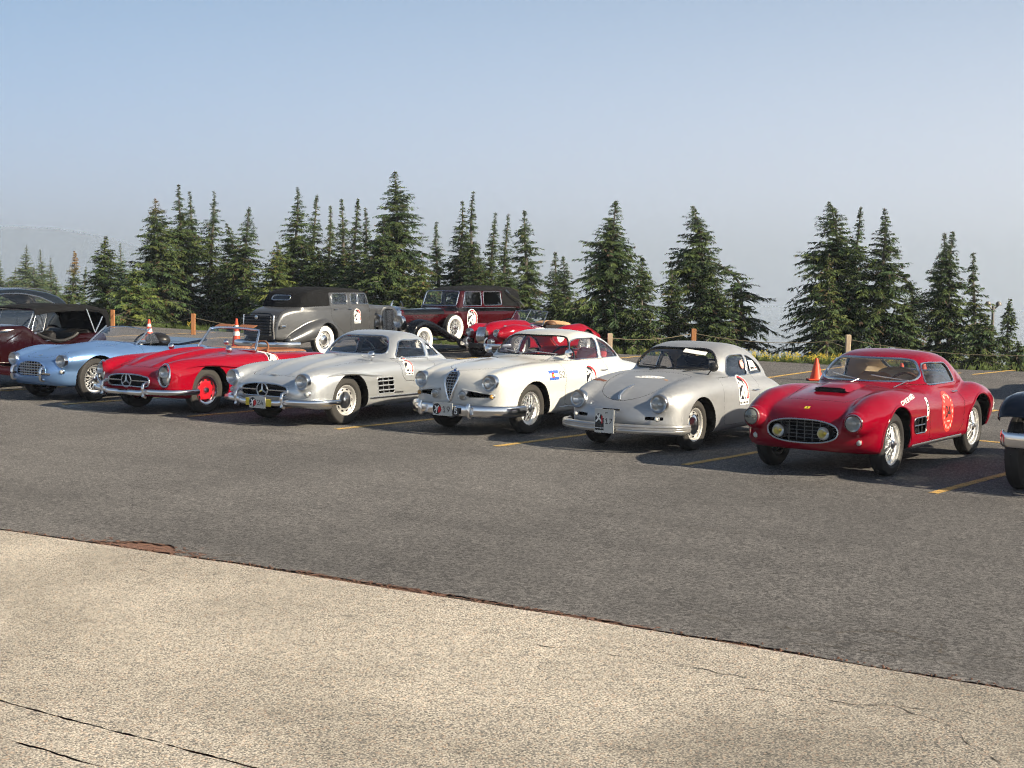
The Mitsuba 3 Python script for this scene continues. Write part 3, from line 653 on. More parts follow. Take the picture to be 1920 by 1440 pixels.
        if trim:
            P = poly if isinstance(poly, sg.Polygon) else sg.Polygon(poly); n = max(28, int(P.exterior.length / .03)); q = np.array([P.exterior.interpolate(t, normalized=True).coords[0] for t in np.arange(n) / n])
            face = {'x': 'F' if b > -1.9 else 'B', 'y': 'L' if b > 0 else 'R'}[axis]
            s.add(f'{part}_{tname}', tube(s.on(face, q, 0.0, x0=b if face == 'F' else None), rad, 6, closed=True), trim)
        return name
    def finish(s, paint, lining='m_black', label=None, cabin='m_lining_grey'):
        s.dark = []
        for part, q, mt, lb in s.parts:
            if q.num_tri(): s.emit(part, q, mt or paint, lb)
        s.emit('body', s.M, paint, label)
        d = join(s.dark)
        if hasattr(s, 'cabbox'):
            a, b, w, z = s.cabbox; C = d.triangles_center; q = (C[:, 0] > a - .02) & (C[:, 0] < b + .02) & (np.abs(C[:, 1]) < w + .02) & (C[:, 2] > z)
            e = (np.abs(s.D(C)) > .022); q &= e
            s.add('cabin_lining', trimesh.Trimesh(d.vertices, d.faces[q], process=False), cabin, False); d = trimesh.Trimesh(d.vertices, d.faces[~q], process=False)
        s.add('underbody', d, lining, False)
    def decal(s, part, meshes, face, c, ang=0.0, scale=1.0, flip=False, off=0.003):
        """2-D coloured pieces (V2, F, bsdf) laid on the surface"""
        ca, sa = math.cos(ang), math.sin(ang)
        for i, (V2, F, mat) in enumerate(meshes):
            V2 = np.asarray(V2, float) * scale
            q = np.c_[V2[:, 0] * ca - V2[:, 1] * sa, V2[:, 0] * sa + V2[:, 1] * ca]
            if face == 'L': uv = np.c_[c[0] - q[:, 0], c[1] + q[:, 1]]        # text reads towards the rear on the left side
            elif face == 'R': uv = np.c_[c[0] + q[:, 0], c[1] + q[:, 1]]
            elif face == 'F': uv = np.c_[c[0] + q[:, 0], c[1] + q[:, 1]]
            else: uv = np.c_[c[0] + q[:, 1], c[1] - q[:, 0]] if not flip else np.c_[c[0] - q[:, 1], c[1] + q[:, 0]]
            p = s.on(face, uv, off + 0.0016 * math.sqrt(i))
            k = s.add(part if i == 0 else part + '__print', trimesh.Trimesh(p, F, process=False), mat, False)
    def steering(s, c, r=0.2, tilt=60, mat='m_black', rim='m_black'):
        a = np.arange(36) / 36 * 2 * np.pi; t = math.radians(tilt)
        u = np.array([0, 1, 0.0]); v = np.array([-math.cos(t) , 0, math.sin(t)]); c = np.array(c, float)
        ring = c + r * (np.cos(a)[:, None] * u + np.sin(a)[:, None] * v)
        w = np.cross(u, v)
        sp = [bar(c, c + r * (math.cos(q) * u + math.sin(q) * v), 0.008) for q in (0.3, math.pi - 0.3, -math.pi / 2)]
        s.add('steering_wheel', tube(ring, 0.014, 8, closed=True), rim)
        s.add('steering_wheel__spokes', join(sp + [bar(c, c + np.array([0.35, 0, -0.2]), 0.02)]), 'm_chrome_dull')
    def seat(s, x, y, z, mat, w=0.46, hb=0.5, back=-0.18):
        s.add('seat', join([box(x, x + 0.48, y - w / 2, y + w / 2, z, z + 0.16, 0.05)]), mat, 40)
        b = box(-0.07, 0.07, y - w / 2, y + w / 2, 0, hb, 0.06); m = np.eye(4); m[0, 2] = back / hb; m[0, 3] = x; m[2, 3] = z + 0.1
        s.add('seat__backrest', xf(b, m), mat, 40)

def flat2d(poly, mat):
    v, f = trimesh.creation.triangulate_polygon(poly, engine='earcut')
    m = trimesh.Trimesh(np.c_[v, np.zeros(len(v))], f, process=False)
    v, f = trimesh.remesh.subdivide_to_size(m.vertices, m.faces, 0.035); return (v[:, :2], f, mat)
def flip_fix(V, F): return F
def text2d(txt, h, mat, center=True, bold=True):
    m = meshkit.text_mesh(txt, h, 0.002, bold); V, F = np.asarray(m.vertices), np.asarray(m.faces); k = (V[F][:, :, 2] > 0.001).all(1); F = F[k]
    v = V[:, :2].copy()
    if center: v -= (v.min(0) + v.max(0)) / 2
    return (v, F, mat)
def move2d(p, dx, dy): return (p[0] + [dx, dy], p[1], p[2])
def circ(cx, cy, r, n=28): return sg.Polygon(ellipse(cx, cy, r, r, n))
def sweep(path, sec, close=True):
    """section (outward, up) swept along a path in plan; outward is to the right of travel"""
    p = np.asarray(path, float); t = np.gradient(p, axis=0); t[:, 2] = 0; t /= np.linalg.norm(t, axis=1, keepdims=True)
    o = np.stack([t[:, 1], -t[:, 0], t[:, 2] * 0], 1); sec = np.asarray(sec, float); k, n = len(p), len(sec)
    v = p[:, None] + sec[None, :, :1] * o[:, None] + sec[None, :, 1:2] * np.array([0, 0, 1.0])
    f = []; i = np.arange(n); j = (i + 1) % n
    for q in range(k - 1): f.append(np.stack([q * n + i, q * n + j, (q + 1) * n + j, (q + 1) * n + i], 1))
    f = np.vstack(f); f = np.vstack([f[:, [0, 1, 2]], f[:, [0, 2, 3]]])
    v = np.vstack([v.reshape(-1, 3), v[0].mean(0), v[-1].mean(0)])
    f = np.vstack([f, np.stack([j, i, i * 0 + k * n], 1), np.stack([(k - 1) * n + i, (k - 1) * n + j, i * 0 + k * n + 1], 1)])
    return trimesh.Trimesh(v, f, process=False)
def spline(pts, n=30):
    p = np.array(pts, float); t = np.concatenate([[0], np.cumsum(np.linalg.norm(np.diff(p, axis=0), axis=1))])
    q = np.linspace(0, t[-1], n); return np.stack([PchipInterpolator(t, p[:, i])(q) for i in range(p.shape[1])], 1)
def csec(w, h, n=12, pw=2.6): return ellipse(0, 0, w, h, n, pw)[::-1]

# -------- shared materials
principled('m_black', (0.006, 0.006, 0.007), 0.55, spec=0.3)
principled('m_chrome', (0.80, 0.80, 0.81), 0.06, metal=1.0)
principled('m_chrome_dull', (0.62, 0.62, 0.62), 0.22, metal=1.0)
principled('m_rubber', (0.022, 0.021, 0.021), 0.62, spec=0.4)
principled('m_rubber_dusty', (0.042, 0.040, 0.038), 0.8, spec=0.25)
principled('m_lining_grey', (0.10, 0.095, 0.09), 0.8, spec=0.2)
principled('m_lining_cream', (0.42, 0.35, 0.25), 0.8, spec=0.2)
principled('m_seal', (0.012, 0.012, 0.013), 0.5)
principled('m_whitewall', (0.72, 0.70, 0.66), 0.6)
principled('m_white', (0.78, 0.78, 0.76), 0.5)
principled('m_ink', (0.015, 0.015, 0.017), 0.5)
principled('m_redprint', (0.58, 0.02, 0.025), 0.45)
principled('m_blueprint', (0.05, 0.12, 0.42), 0.45)
principled('m_yellow', (0.62, 0.48, 0.03), 0.4)
principled('m_amberlens', (0.55, 0.30, 0.08), 0.25, coat=0.6)
principled('m_grey_lens', (0.42, 0.43, 0.42), 0.22, coat=0.8)
principled('m_cream', (0.62, 0.52, 0.36), 0.6)
principled('m_tan', (0.22, 0.085, 0.035), 0.5)
principled('m_tan_light', (0.55, 0.33, 0.17), 0.6)
principled('m_redleather', (0.42, 0.025, 0.02), 0.45)
principled('m_blackleather', (0.014, 0.013, 0.013), 0.4)
principled('m_wood', (0.16, 0.07, 0.03), 0.3, coat=0.5)
principled('m_grille_dark', (0.010, 0.010, 0.011), 0.6)
scene['m_glass'] = {'type': 'thindielectric', 'int_ior': 1.5}
scene['m_lens'] = {'type': 'thindielectric', 'int_ior': 1.5}
principled('m_reflector', (0.60, 0.60, 0.59), 0.11, metal=1.0)
principled('m_spoke', (0.85, 0.85, 0.84), 0.34, metal=0.9)
def canvas_color(p, n, uv):
    return mi.Color3f(0.0095, 0.0100, 0.0112) * (0.75 + 0.5 * mikit.fbm(p.x * 4, p.y * 4, p.z * 4, 3))
principled('m_canvas', mikit.proc(canvas_color), 0.9, spec=0.12)

def wheel(car, x, y, z, R, w, rr, kind, sd, tyre='m_rubber', white=False, steer=0.0, part='wheel', tilt=None, red=None):
    """tyre, rim, spokes or disc, hub; sd = +1 left side, -1 right"""
    m = np.eye(4); m[:3, 3] = [x, y, z]
    if sd < 0: m[:3, :3] = np.diag([-1, -1, 1])
    if steer:
        c_, s_ = math.cos(steer), math.sin(steer); m[:3, :3] = np.array([[c_, -s_, 0], [s_, c_, 0], [0, 0, 1]]) @ m[:3, :3]
    if tilt is not None: m = m @ tilt
    hw = w / 2; b = R - rr
    prof = [(rr, -hw * .72), (rr + .25 * b, -hw * .98), (rr + .55 * b, -hw), (rr + .82 * b, -hw * .86), (R - .004, -hw * .66), (R, -hw * .4), (R, -.012), (R - .006, -.010), (R - .006, .010), (R, .012), (R, hw * .4), (R - .004, hw * .66), (rr + .86 * b, hw * .84), (rr + .84 * b, hw * .88), (rr + .80 * b, hw * .89), (rr + .55 * b, hw), (rr + .34 * b, hw * 1.0), (rr + .30 * b, hw * 1.03), (rr + .25 * b, hw * .99), (rr + .06 * b, hw * .82), (rr, hw * .72)]
    name = car.add(part, xf(lathe(prof, 48), m), tyre, 35)
    sub = lambda nm, mesh, mat, sm=35: car.add(f'{name}__{nm}', xf(mesh, m), mat, sm)
    if white: sub('whitewall', lathe([(rr + .04 * b, hw * .86), (rr + .3 * b, hw * 1.06), (rr + .5 * b, hw * 1.035), (rr + .74 * b, hw * .96), (rr + .74 * b, hw * .9)], 48), 'm_whitewall')
    rim_mat = 'm_chrome'
    if kind == 'wire':
        sub('rim', lathe([(rr + .006, hw * .74), (rr + .012, hw * .80), (rr + .004, hw * .82), (rr - .012, hw * .74), (rr - .018, hw * .4), (rr - .045, hw * .2), (rr - .05, -hw * .2), (rr - .018, -hw * .5), (rr + .006, -hw * .74)], 48), 'm_spoke')
        sp = []
        for k in range(44):
            a = k / 44 * 2 * math.pi; out = k % 2 == 0
            a2 = a + (0.38 if (k // 2) % 2 else -0.38); r0 = .052 if out else .06; y0 = hw * .80 if out else -hw * .1
            sp.append(bar([r0 * math.cos(a2), y0, r0 * math.sin(a2)], [(rr - .03) * math.cos(a), hw * (.3 if out else -.05), (rr - .03) * math.sin(a)], .0052, 4))
        sub('spokes', join(sp), 'm_spoke')
        sub('hub_cap', lathe([(.001, hw * 1.08), (.028, hw * 1.05), (.034, hw * .95), (.05, hw * .85), (.058, hw * .3), (.06, -hw * .3)], 24), 'm_chrome')
        ears = [box(-.085, .085, hw * .92, hw * 1.02, -.016, .016, .006)]
        sub('knock_off', join(ears), 'm_chrome')
        sub('drum', lathe([(.001, -hw * .1), (rr * .8, -hw * .12), (rr * .85, -hw * .8)], 24), 'm_black')
    else:
        disc = 'm_redrim' if kind == 'red' else ('m_silver_rim' if kind == 'cap' else 'm_silver_rim')
        sub('rim', lathe([(rr + .006, hw * .76), (rr + .012, hw * .82), (rr + .002, hw * .83), (rr - .012, hw * .72), (rr - .022, hw * .30), (rr - .03, hw * .22)], 48), 'm_chrome' if kind in ('red', 'chrome', 'capw') else disc)
        dz = [(rr - .02, hw * .22), (rr - .045, hw * .42), (rr * .62, hw * .56), (rr * .52, hw * .50), (.001, hw * .5)]
        sub('disc', lathe(dz, 40), disc)
        holes = []
        for k in range(10 if kind in ('red', 'steel') else 8):
            a = k / (10 if kind in ('red', 'steel') else 8) * 2 * math.pi; r0 = rr * .74
            el = np.c_[r0 + .012 * np.cos(np.arange(10) * .628), .024 * np.sin(np.arange(10) * .628)]
            P = np.c_[el[:, 0] * math.cos(a) - el[:, 1] * math.sin(a), np.full(10, hw * .52), el[:, 0] * math.sin(a) + el[:, 1] * math.cos(a)]
            v = np.vstack([P, P.mean(0)]); i = np.arange(10); holes.append(trimesh.Trimesh(v, np.stack([i * 0 + 10, (i + 1) % 10, i], 1), process=False))
        sub('vent_holes', join(holes), 'm_black', False)
        if kind == 'red':
            sub('trim_ring', lathe([(rr - .008, hw * .84), (rr - .03, hw * .72), (rr * .86, hw * .52)], 40), 'm_chrome')
            sub('hub_cap', lathe([(.001, hw * 1.05), (.03, hw * 1.02), (.042, hw * .85), (.05, hw * .5)], 24), 'm_chrome')
        elif kind in ('cap', 'capw'):
            rc = rr * (.66 if kind == 'cap' else .58)
            sub('hub_cap', lathe([(.001, hw * .98), (rc * .4, hw * .96), (rc * .75, hw * .86), (rc * .95, hw * .68), (rc, hw * .5)], 32), 'm_chrome')
        else:
            sub('hub_cap', lathe([(.001, hw * .95), (.03, hw * .92), (.04, hw * .8), (rr * .3, hw * .7), (rr * .55, hw * .62), (rr * .6, hw * .5)], 28), 'm_chrome')
    return name
principled('m_redrim', (0.40, 0.006, 0.016), 0.25, coat=1.0)
principled('m_silver_rim', (0.60, 0.59, 0.57), 0.38, metal=0.6)

def headlamp(car, c, r, yaw=0.0, pitch=0.0, ring='m_chrome', depth=0.10, part='headlight', lens='m_lens', bulge=0.28, rw=0.16, yellow=False):
    """lamp facing +x at c"""
    cy, sy, cp, sp = math.cos(yaw), math.sin(yaw), math.cos(pitch), math.sin(pitch)
    m = np.eye(4); m[:3, :3] = np.array([[cy, -sy, 0], [sy, cy, 0], [0, 0, 1]]) @ np.array([[cp, 0, -sp], [0, 1, 0], [sp, 0, cp]]); m[:3, 3] = c
    q = r * (1 - rw)
    if car.D is not None and car.dark is None:
        b_ = m3.Manifold.cylinder(0.24, q * .97, q * .97, 28).rotate([0, 90, 0]).translate([-.09, 0, 0]).transform(m[:3])
        car.M = car.M - b_; car.parts = [(pp, qq - b_, mt, lb) for pp, qq, mt, lb in car.parts]
    name = car.add(part, xf(lathe([(r * .97, -depth), (r, -.02), (r, .006), (r * (1 - rw * .4), .018), (q, .010), (q * .98, -.006)], 32, 'x'), m), ring, 40)
    t = np.linspace(0, 1, 7)
    car.add(name + '__lens', xf(lathe([(max(q * math.sin(a * 1.5708), 1e-4), q * bulge * math.cos(a * 1.5708) + .002) for a in t], 28, 'x'), m), lens, True)
    car.add(name + '__reflector', xf(lathe([(q, .0), (q * .9, -.02), (q * .6, -.05), (q * .3, -.066), (1e-4, -.072)], 28, 'x'), m), 'm_reflector', True)
    car.add(name + '__bulb', xf(trimesh.creation.icosphere(2, r * (.26 if yellow else .2)).apply_translation([-.035, 0, 0]), m), 'm_yellow' if yellow else 'm_grey_lens', True)
    return name
def lamp(car, c, r, mat, part='indicator', ln=0.03, ring='m_chrome'):
    car_n = car.add(part, lathe([(r * 1.15, -.03), (r * 1.18, .0), (r, .008)], 20, 'x').apply_translation(c), ring, 40)
    car.add(car_n + '__lens', lathe([(r, .004), (r * .9, ln * .6), (r * .5, ln), (1e-4, ln * 1.1)], 20, 'x').apply_translation(c), mat, True)
def emblem(s=1.0, text=True):
    """the rally's door emblem: a dark arch with a white running figure and a red curved band, lines of small print below"""
    P = []
    arch = sg.box(-.10, -.06, .10, .06).union(circ(0, .06, .10)); P.append(flat2d(arch.buffer(.012), 'm_white')); 
    P.append(flat2d(arch.intersection(sg.box(-.2, -.2, .035, .3)), 'm_ink'))
    band = circ(-.02, .02, .17).intersection(arch).difference(circ(-.055, .02, .135)); P.append(flat2d(band if band.geom_type == 'Polygon' else max(band.geoms, key=lambda q: q.area), 'm_redprint'))
    for ln in ([(-.08, .07), (-.02, .10), (.03, .05)], [(-.06, .0), (.0, .06), (.03, -.03)], [(-.09, -.05), (-.03, .02), (.0, -.05)], [(-.07, .12), (-.04, .09)]):
        g_ = sg.LineString(ln).buffer(.013).intersection(arch); P.append(flat2d(g_, 'm_white'))
    P.append(flat2d(sg.box(-.10, -.115, .10, -.072), 'm_white'))
    x = -.092
    for w_ in (.03, .018, .034, .022, .03):
        P.append(flat2d(sg.box(x, -.104, x + w_, -.084), 'm_ink')); x += w_ + .011
    return P
def plate(car, c, num, w=0.32, h=0.15, tall=False):
    """rally plate: emblem at the left, the number at the right"""
    x, y, z = c
    n = car.add('rally_plate', box(x - .008, x, y - w / 2, y + w / 2, z - h / 2, z + h / 2), 'm_plate', False)
    def lay(p, k):
        V2, F, mat = p; V = np.c_[np.full(len(V2), x + .0015 + .0008 * k), y + V2[:, 0], z + V2[:, 1]]
        car.add(n + '__print', trimesh.Trimesh(V, F, process=False), mat, False)
    L = -w / 2 + w * .22
    if tall:
        lay(flat2d(sg.box(-w / 2 + .008, -h / 2 + .03, -.005, h * .12), 'm_ink'), 0); lay(flat2d(circ(L, .04, w * .18), 'm_ink'), 1)
        lay(flat2d(sg.LineString([(L - .03, .07), (L, .03), (L + .035, .0)]).buffer(.010), 'm_white'), 2); lay(flat2d(sg.LineString([(L - .035, -.005), (L, .03), (L + .01, .075)]).buffer(.010), 'm_white'), 2)
        lay(flat2d(sg.box(L + .035, -.03, L + .052, .06), 'm_redprint'), 3); lay(flat2d(sg.box(-w / 2 + .01, -h / 2 + .052, -.007, -h / 2 + .060), 'm_white'), 3)
        lay(move2d(text2d(num, h * .22, 'm_ink', bold=False), w * .23, 0.0), 2)
        for q in (.05, .085, .12): lay(flat2d(sg.box(w * q * 1.2, h * .33, w * q * 1.2 + .012, h * .37), 'm_ink'), 2)
    else:
        lay(flat2d(circ(L, 0, h * .42), 'm_ink'), 0); lay(flat2d(circ(L + .028, -.006, h * .26).intersection(sg.box(L + .018, -1, 1, 1)), 'm_redprint'), 1)
        lay(flat2d(sg.LineString([(L - .03, .035), (L, .005), (L - .01, -.05)]).buffer(.009), 'm_white'), 2); lay(flat2d(sg.LineString([(L - .035, -.02), (L, .01), (L + .03, .04)]).buffer(.008), 'm_white'), 2)
        lay(move2d(text2d(num, h * .46, 'm_ink', bold=False), w * .20, 0), 2)
    return n
principled('m_plate', (0.52, 0.52, 0.49), 0.45)
# ---------------------------------------------------------------- red berlinetta coupe
def gloss_paint(key, col):
    scene[key] = {'type': 'twosided', 'b': {'type': 'roughplastic', 'diffuse_reflectance': rgb(col), 'int_ior': 1.5, 'alpha': 0.02, 'nonlinear': True}}
gloss_paint('m_paint_crimson', (0.40, 0.003, 0.030))
def build_berlinetta():
    front = Chain([(.66, .575, .605, .130), (.50, .58, .635, .172), (.15, .59, .67, .225), (-.25, .585, .685, .235), (-.8, .56, .66, .235), (-1.4, .52, .60, .22)])
    rear = Chain([(-1.95, .58, .60, .16), (-2.3, .62, .645, .20), (-2.65, .63, .66, .225), (-3.0, .61, .63, .215), (-3.35, .57, .58, .17), (-3.56, .53, .57, .11)])
    D = body_field(deck=[(.83, .46), (.80, .56), (.74, .645), (.62, .73), (.3, .83), (0, .875), (-.4, .915), (-.8, .93), (-1.2, .92), (-2, .89), (-2.8, .85), (-3.3, .78), (-3.52, .68), (-3.62, .52)],
        W=[(.83, .22), (.80, .42), (.74, .56), (.6, .70), (.4, .78), (.1, .805), (-.5, .79), (-1.3, .785), (-2.0, .79), (-2.6, .82), (-3.2, .75), (-3.5, .60), (-3.64, .3)],
        bot=[(.83, .44), (.76, .34), (.6, .28), (.3, .26), (-.4, .25), (-2, .25), (-2.6, .28), (-3.2, .35), (-3.62, .46)], crown=.17, zw=.5, tuck=.09, tumble=.3, k=.13, kb=.10, nose=(.80, .50, 1.1, .50), tail=(-3.60, .25, .9, .62),
        limbs=[(front, .045), (rear, .05)],
        gh=dict(prof=[(-.68, .86), (-.80, .945), (-.98, 1.075), (-1.17, 1.20), (-1.40, 1.275), (-1.65, 1.30), (-1.95, 1.28), (-2.35, 1.175), (-2.8, 1.03), (-3.2, .88), (-3.55, .70)], half=[(-.7, .64), (-1.1, .695), (-1.9, .70), (-2.5, .60), (-3.2, .42)], wc=.72, wr=.5, rc=.15, belt=.90, tg=.28, tg2=.3, k=.17), kg=.045)
    c = Car('red_coupe', 'glossy crimson fastback coupe with oval grille and red 04 door roundel', 'car', (3.535, 16.63, 0, -125.6), D, ((-3.75, .95), .95, (.18, 1.36)))
    c.arches([(0, .365), (-2.6, .365)], .395, .50)
    c.hollow(-2.75, -.62, .66, .36)
    # openings and glass
    c.glass('windshield', rounded([(-.615, .955), (-.50, 1.165), (-.38, 1.205), (.38, 1.205), (.50, 1.165), (.615, .955)], .09), 'x', -1.40, -.5, 'm_chrome', .016)
    c.glass('rear_window', rounded([(-.42, .98), (-.38, 1.16), (.38, 1.16), (.42, .98)], .05), 'x', -4, -2.1, 'm_chrome', .010)
    sw = rounded([(-1.16, .925), (-1.29, 1.15), (-1.42, 1.165), (-1.86, 1.150), (-1.99, .925)], .035)
    door = sg.Polygon([(-.93, .93), (-.93, .70), (-1.0, .50), (-.97, .33), (-1.15, .30), (-1.9, .30), (-2.08, .42), (-2.10, .70), (-2.02, .925)])
    for sd, (a, b) in (('', (.3, 1.2)), ('', (-1.2, -.3))):
        c.panel('door', door, 'y', a, b)
        c.glass('side_window', sw, 'y', a, b, 'm_chrome', .011)
    c.panel('bonnet', rounded([(.36, -.36), (-.58, -.50), (-.66, 0), (-.58, .50), (.36, .36), (.40, 0)], .05), 'z', .6, 1.5, depth=1)
    c.M = c.M - prism(ellipse(0, .498, .405, .125, 40, 2.5), 'x', .45, 1.2)
    vent = rounded([(-.44, .595), (-.50, .42), (-.86, .415), (-.83, .60)], .03)
    for a, b in ((.70, 1.0), (-1.0, -.70)): c.M = c.M - prism(vent, 'y', a, b)
    # headlights
    for sd in (1, -1):
        n = headlamp(c, (.735, .585 * sd, .612), .100, yaw=.10 * sd, ring='m_grey_tape' if sd < 0 else 'm_chrome_dull', bulge=.3, rw=.12)
        if sd < 0:
            c.add(n + '__tape', lathe([(1e-4, .040), (.05, .033), (.082, .012)], 26, 'x').apply_translation((.742, -.585, .615)), 'm_grey_tape', True)
            V, F, mt = text2d('MC-18', .030, 'm_ink'); c.add(n + '__tape_print', trimesh.Trimesh(np.c_[.788 - .0 * V[:, 0] - 1.6 * (V[:, 0] ** 2), -.585 + V[:, 0], .617 + V[:, 1]], F, process=False), 'm_ink', False)
        p = c.on('F', [(.60 * sd, .40)], 0.0)[0]; lamp(c, tuple(p + [.0, 0, 0]), .032, 'm_grey_lens', 'turn_signal', .02, 'm_paint_crimson')
    c.finish('m_paint_crimson', cabin='m_lining_cream')
    for y in (-.26, .26):
        headlamp(c, (.742, y, .488), .072, part='driving_lamp', rw=.1, yellow=True)
    c.arch_lips('m_paint_crimson', .013, -20, 200)
    # grille: trim ring, bars, driving lamps
    loop = c.on('F', ellipse(0, .498, .405, .125, 60, 2.5), 0.0); c.add('grille_surround', tube(loop, .009, 8, closed=True), 'm_chrome_dull')
    for i in range(5): c.add('grille_bar', bar([.66, -.36, .42 + i * .04], [.66, .36, .42 + i * .04], .0045), 'm_grille_bar')
    for i in range(7): c.add('grille_bar', bar([.655, -.27 + i * .09, .38], [.655, -.27 + i * .09, .62], .0045), 'm_grille_bar')
    # scoop on the bonnet
    sc = spline([(.02, .90), (-.1, .955), (-.3, .965), (-.62, .945)], 8)
    V = []; n = 9
    for x, z in sc:
        w_ = .20 - .02 * ((x + .3) ** 2); yy = np.linspace(-w_, w_, n)
        for y in yy: V.append((x, y, z - .012 * (y / w_) ** 2 - (.05 if abs(y) > w_ * .98 else 0) - (.006 if abs(y) > .7 * w_ else 0)))
    V = np.array(V); i, j = np.meshgrid(np.arange(len(sc) - 1), np.arange(n - 1), indexing='ij'); i, j = i.ravel(), j.ravel()
    F = np.vstack([np.stack([i * n + j, (i + 1) * n + j, (i + 1) * n + j + 1], 1), np.stack([i * n + j, (i + 1) * n + j + 1, i * n + j + 1], 1)])
    V[:n, 2] = .925 - .010 * np.abs(np.linspace(-1, 1, n)) ** 4; V[0, 2] = V[n - 1, 2] = .885
    c.add('bonnet_scoop', trimesh.Trimesh(V, F[:, ::-1], process=False), 'm_paint_crimson', 50)
    c.add('bonnet_scoop__mouth', trimesh.Trimesh([(.017, -.175, .874), (.017, .175, .874), (.017, .175, .917), (.017, -.175, .917)], [(0, 1, 2), (0, 2, 3)], process=False), 'm_black', False)
    # side vent bars, sills, handles
    for f_ in 'LR':
        s_ = 1 if f_ == 'L' else -1; lp = np.array(vent.exterior.coords)[:-1]
        c.add('fender_vent', tube(c.on(f_, lp, 0.001), .008, 6, closed=True), 'm_chrome_dull')
        for q in (.36, .66):
            a, b = np.array([-.445 - q * .40, .597]), np.array([-.50 - q * .36, .418]); c.add('fender_vent__bar', tube(c.on(f_, np.linspace(a, b, 4), -.004), .007, 6), 'm_chrome_dull')
        c.add('fender_vent__bar', tube(c.on(f_, np.linspace([-.47, .507], [-.845, .508], 5), -.004), .007, 6), 'm_chrome_dull')
        c.add('sill_trim', tube(c.on(f_, np.linspace([-.48, .285], [-2.08, .285], 20), .004), .022, 8, flat=(.5, 1)), 'm_chrome_dull')
        p = c.on(f_, [(-2.0, .80), (-1.88, .805)], .02); c.add('door_handle', tube([p[0] - [0, .025 * s_, 0], p[0], p[1], p[1] - [0, .025 * s_, 0]], .009, 7), 'm_chrome')
    # wheels
    for x in (0, -2.6):
        for sd in (1, -1): wheel(c, x, .665 * sd, .345, .345, .165, .222, 'wire', sd)
    # decals
    red = [flat2d(sg.Polygon(ellipse(0, 0, .185, .235, 40)), 'm_roundel')]
    for k in range(18):
        a = k / 18 * 6.283; red.append(flat2d(circ(.145 * math.cos(a), .19 * math.sin(a), .015 if k % 3 else .024, 8), 'm_pinkprint'))
    red.append(flat2d(sg.Polygon(ellipse(-.045, 0, .030, .062, 24)).exterior.buffer(.0075), 'm_ink')); red.append(flat2d(sg.LineString([(.060, -.065), (.060, .062), (.012, -.022), (.084, -.022)]).buffer(.0075), 'm_ink')); red.append(move2d(flat2d(sg.box(-.05, -.008, .05, .008), 'm_pinkprint'), 0, -.11))
    c.decal('door_roundel', red, 'L', (-1.55, .60))
    c.decal('fender_lettering', [(lambda q: (q[0] * [1, .55], q[1], q[2]))(text2d('CHOPARD', .075, 'm_white'))], 'L', (-.30, .815), 0.12)
    tag = [flat2d(sg.box(-.035, -.12, .035, .10).union(circ(0, -.12, .04)), 'm_white')] + [flat2d(sg.box(-.02, q, .02, q + .02), 'm_ink') for q in (-.05, -.01, .03)] + [flat2d(circ(0, -.12, .026), 'm_redprint')]
    c.decal('fender_tag', tag, 'L', (-.87, .70))
    wing = [flat2d(sg.box(-.05, -.17, .05, .17), 'm_white')] + [flat2d(sg.LineString([(-.03, q), (.03, q + .04)]).buffer(.010), 'm_ink') for q in (-.13, -.06, .01, .08)]
    c.decal('quarter_decal', wing, 'L', (-3.22, .68))
    badge = [flat2d(sg.box(-.03, -.022, .03, .022), 'm_yellow'), flat2d(sg.Polygon([(-.004, -.018), (.002, -.006), (.010, -.016), (.007, .002), (.003, .016), (-.006, .012), (-.004, .002), (-.010, -.004)]), 'm_ink')]
    c.decal('nose_badge', badge, 'T', (.60, 0))
    # wipers
    for y0, y1 in ((.10, .50), (-.42, -.02)):
        a = c.on('T', [(-.70, y1 - .05)], .01)[0]; q = np.linspace(0, 1, 6)
        uv = np.c_[y1 + (y0 - y1) * q, .965 + .05 * q]; c.add('wiper', tube(np.vstack([a, c.on('F', uv, .012)]), .007, 5), 'm_chrome_dull')
    # cabin: dash, wheel, seats, roll cloth
    c.add('dashboard', box(-1.12, -.92, -.60, .60, .72, .88, .05), 'm_blackleather', 40)
    c.steering((-1.28, .34, .86), .195, 62, rim='m_wood')
    for y in (-.33, .33): c.seat(-1.95, y, .36, 'm_tan_light', .46, .52)
    c.add('parcel_shelf', box(-2.9, -2.3, -.5, .5, .78, .84), 'm_cream', False)
    c.add('bag', trimesh.creation.icosphere(3, 1).apply_transform(np.array([[.16, 0, 0, -2.25], [0, .26, 0, -.12], [0, 0, .12, .93], [0, 0, 0, 1.0]])), 'm_cream', True)
    return c
principled('m_grille_bar', (0.20, 0.20, 0.20), 0.4, metal=0.7)
principled('m_yellow_lens', (0.62, 0.60, 0.38), 0.12, coat=1.0)
principled('m_grey_tape', (0.20, 0.21, 0.19), 0.3, coat=0.6)
principled('m_roundel', (0.62, 0.035, 0.025), 0.4)
principled('m_pinkprint', (0.72, 0.32, 0.28), 0.45)
build_berlinetta()
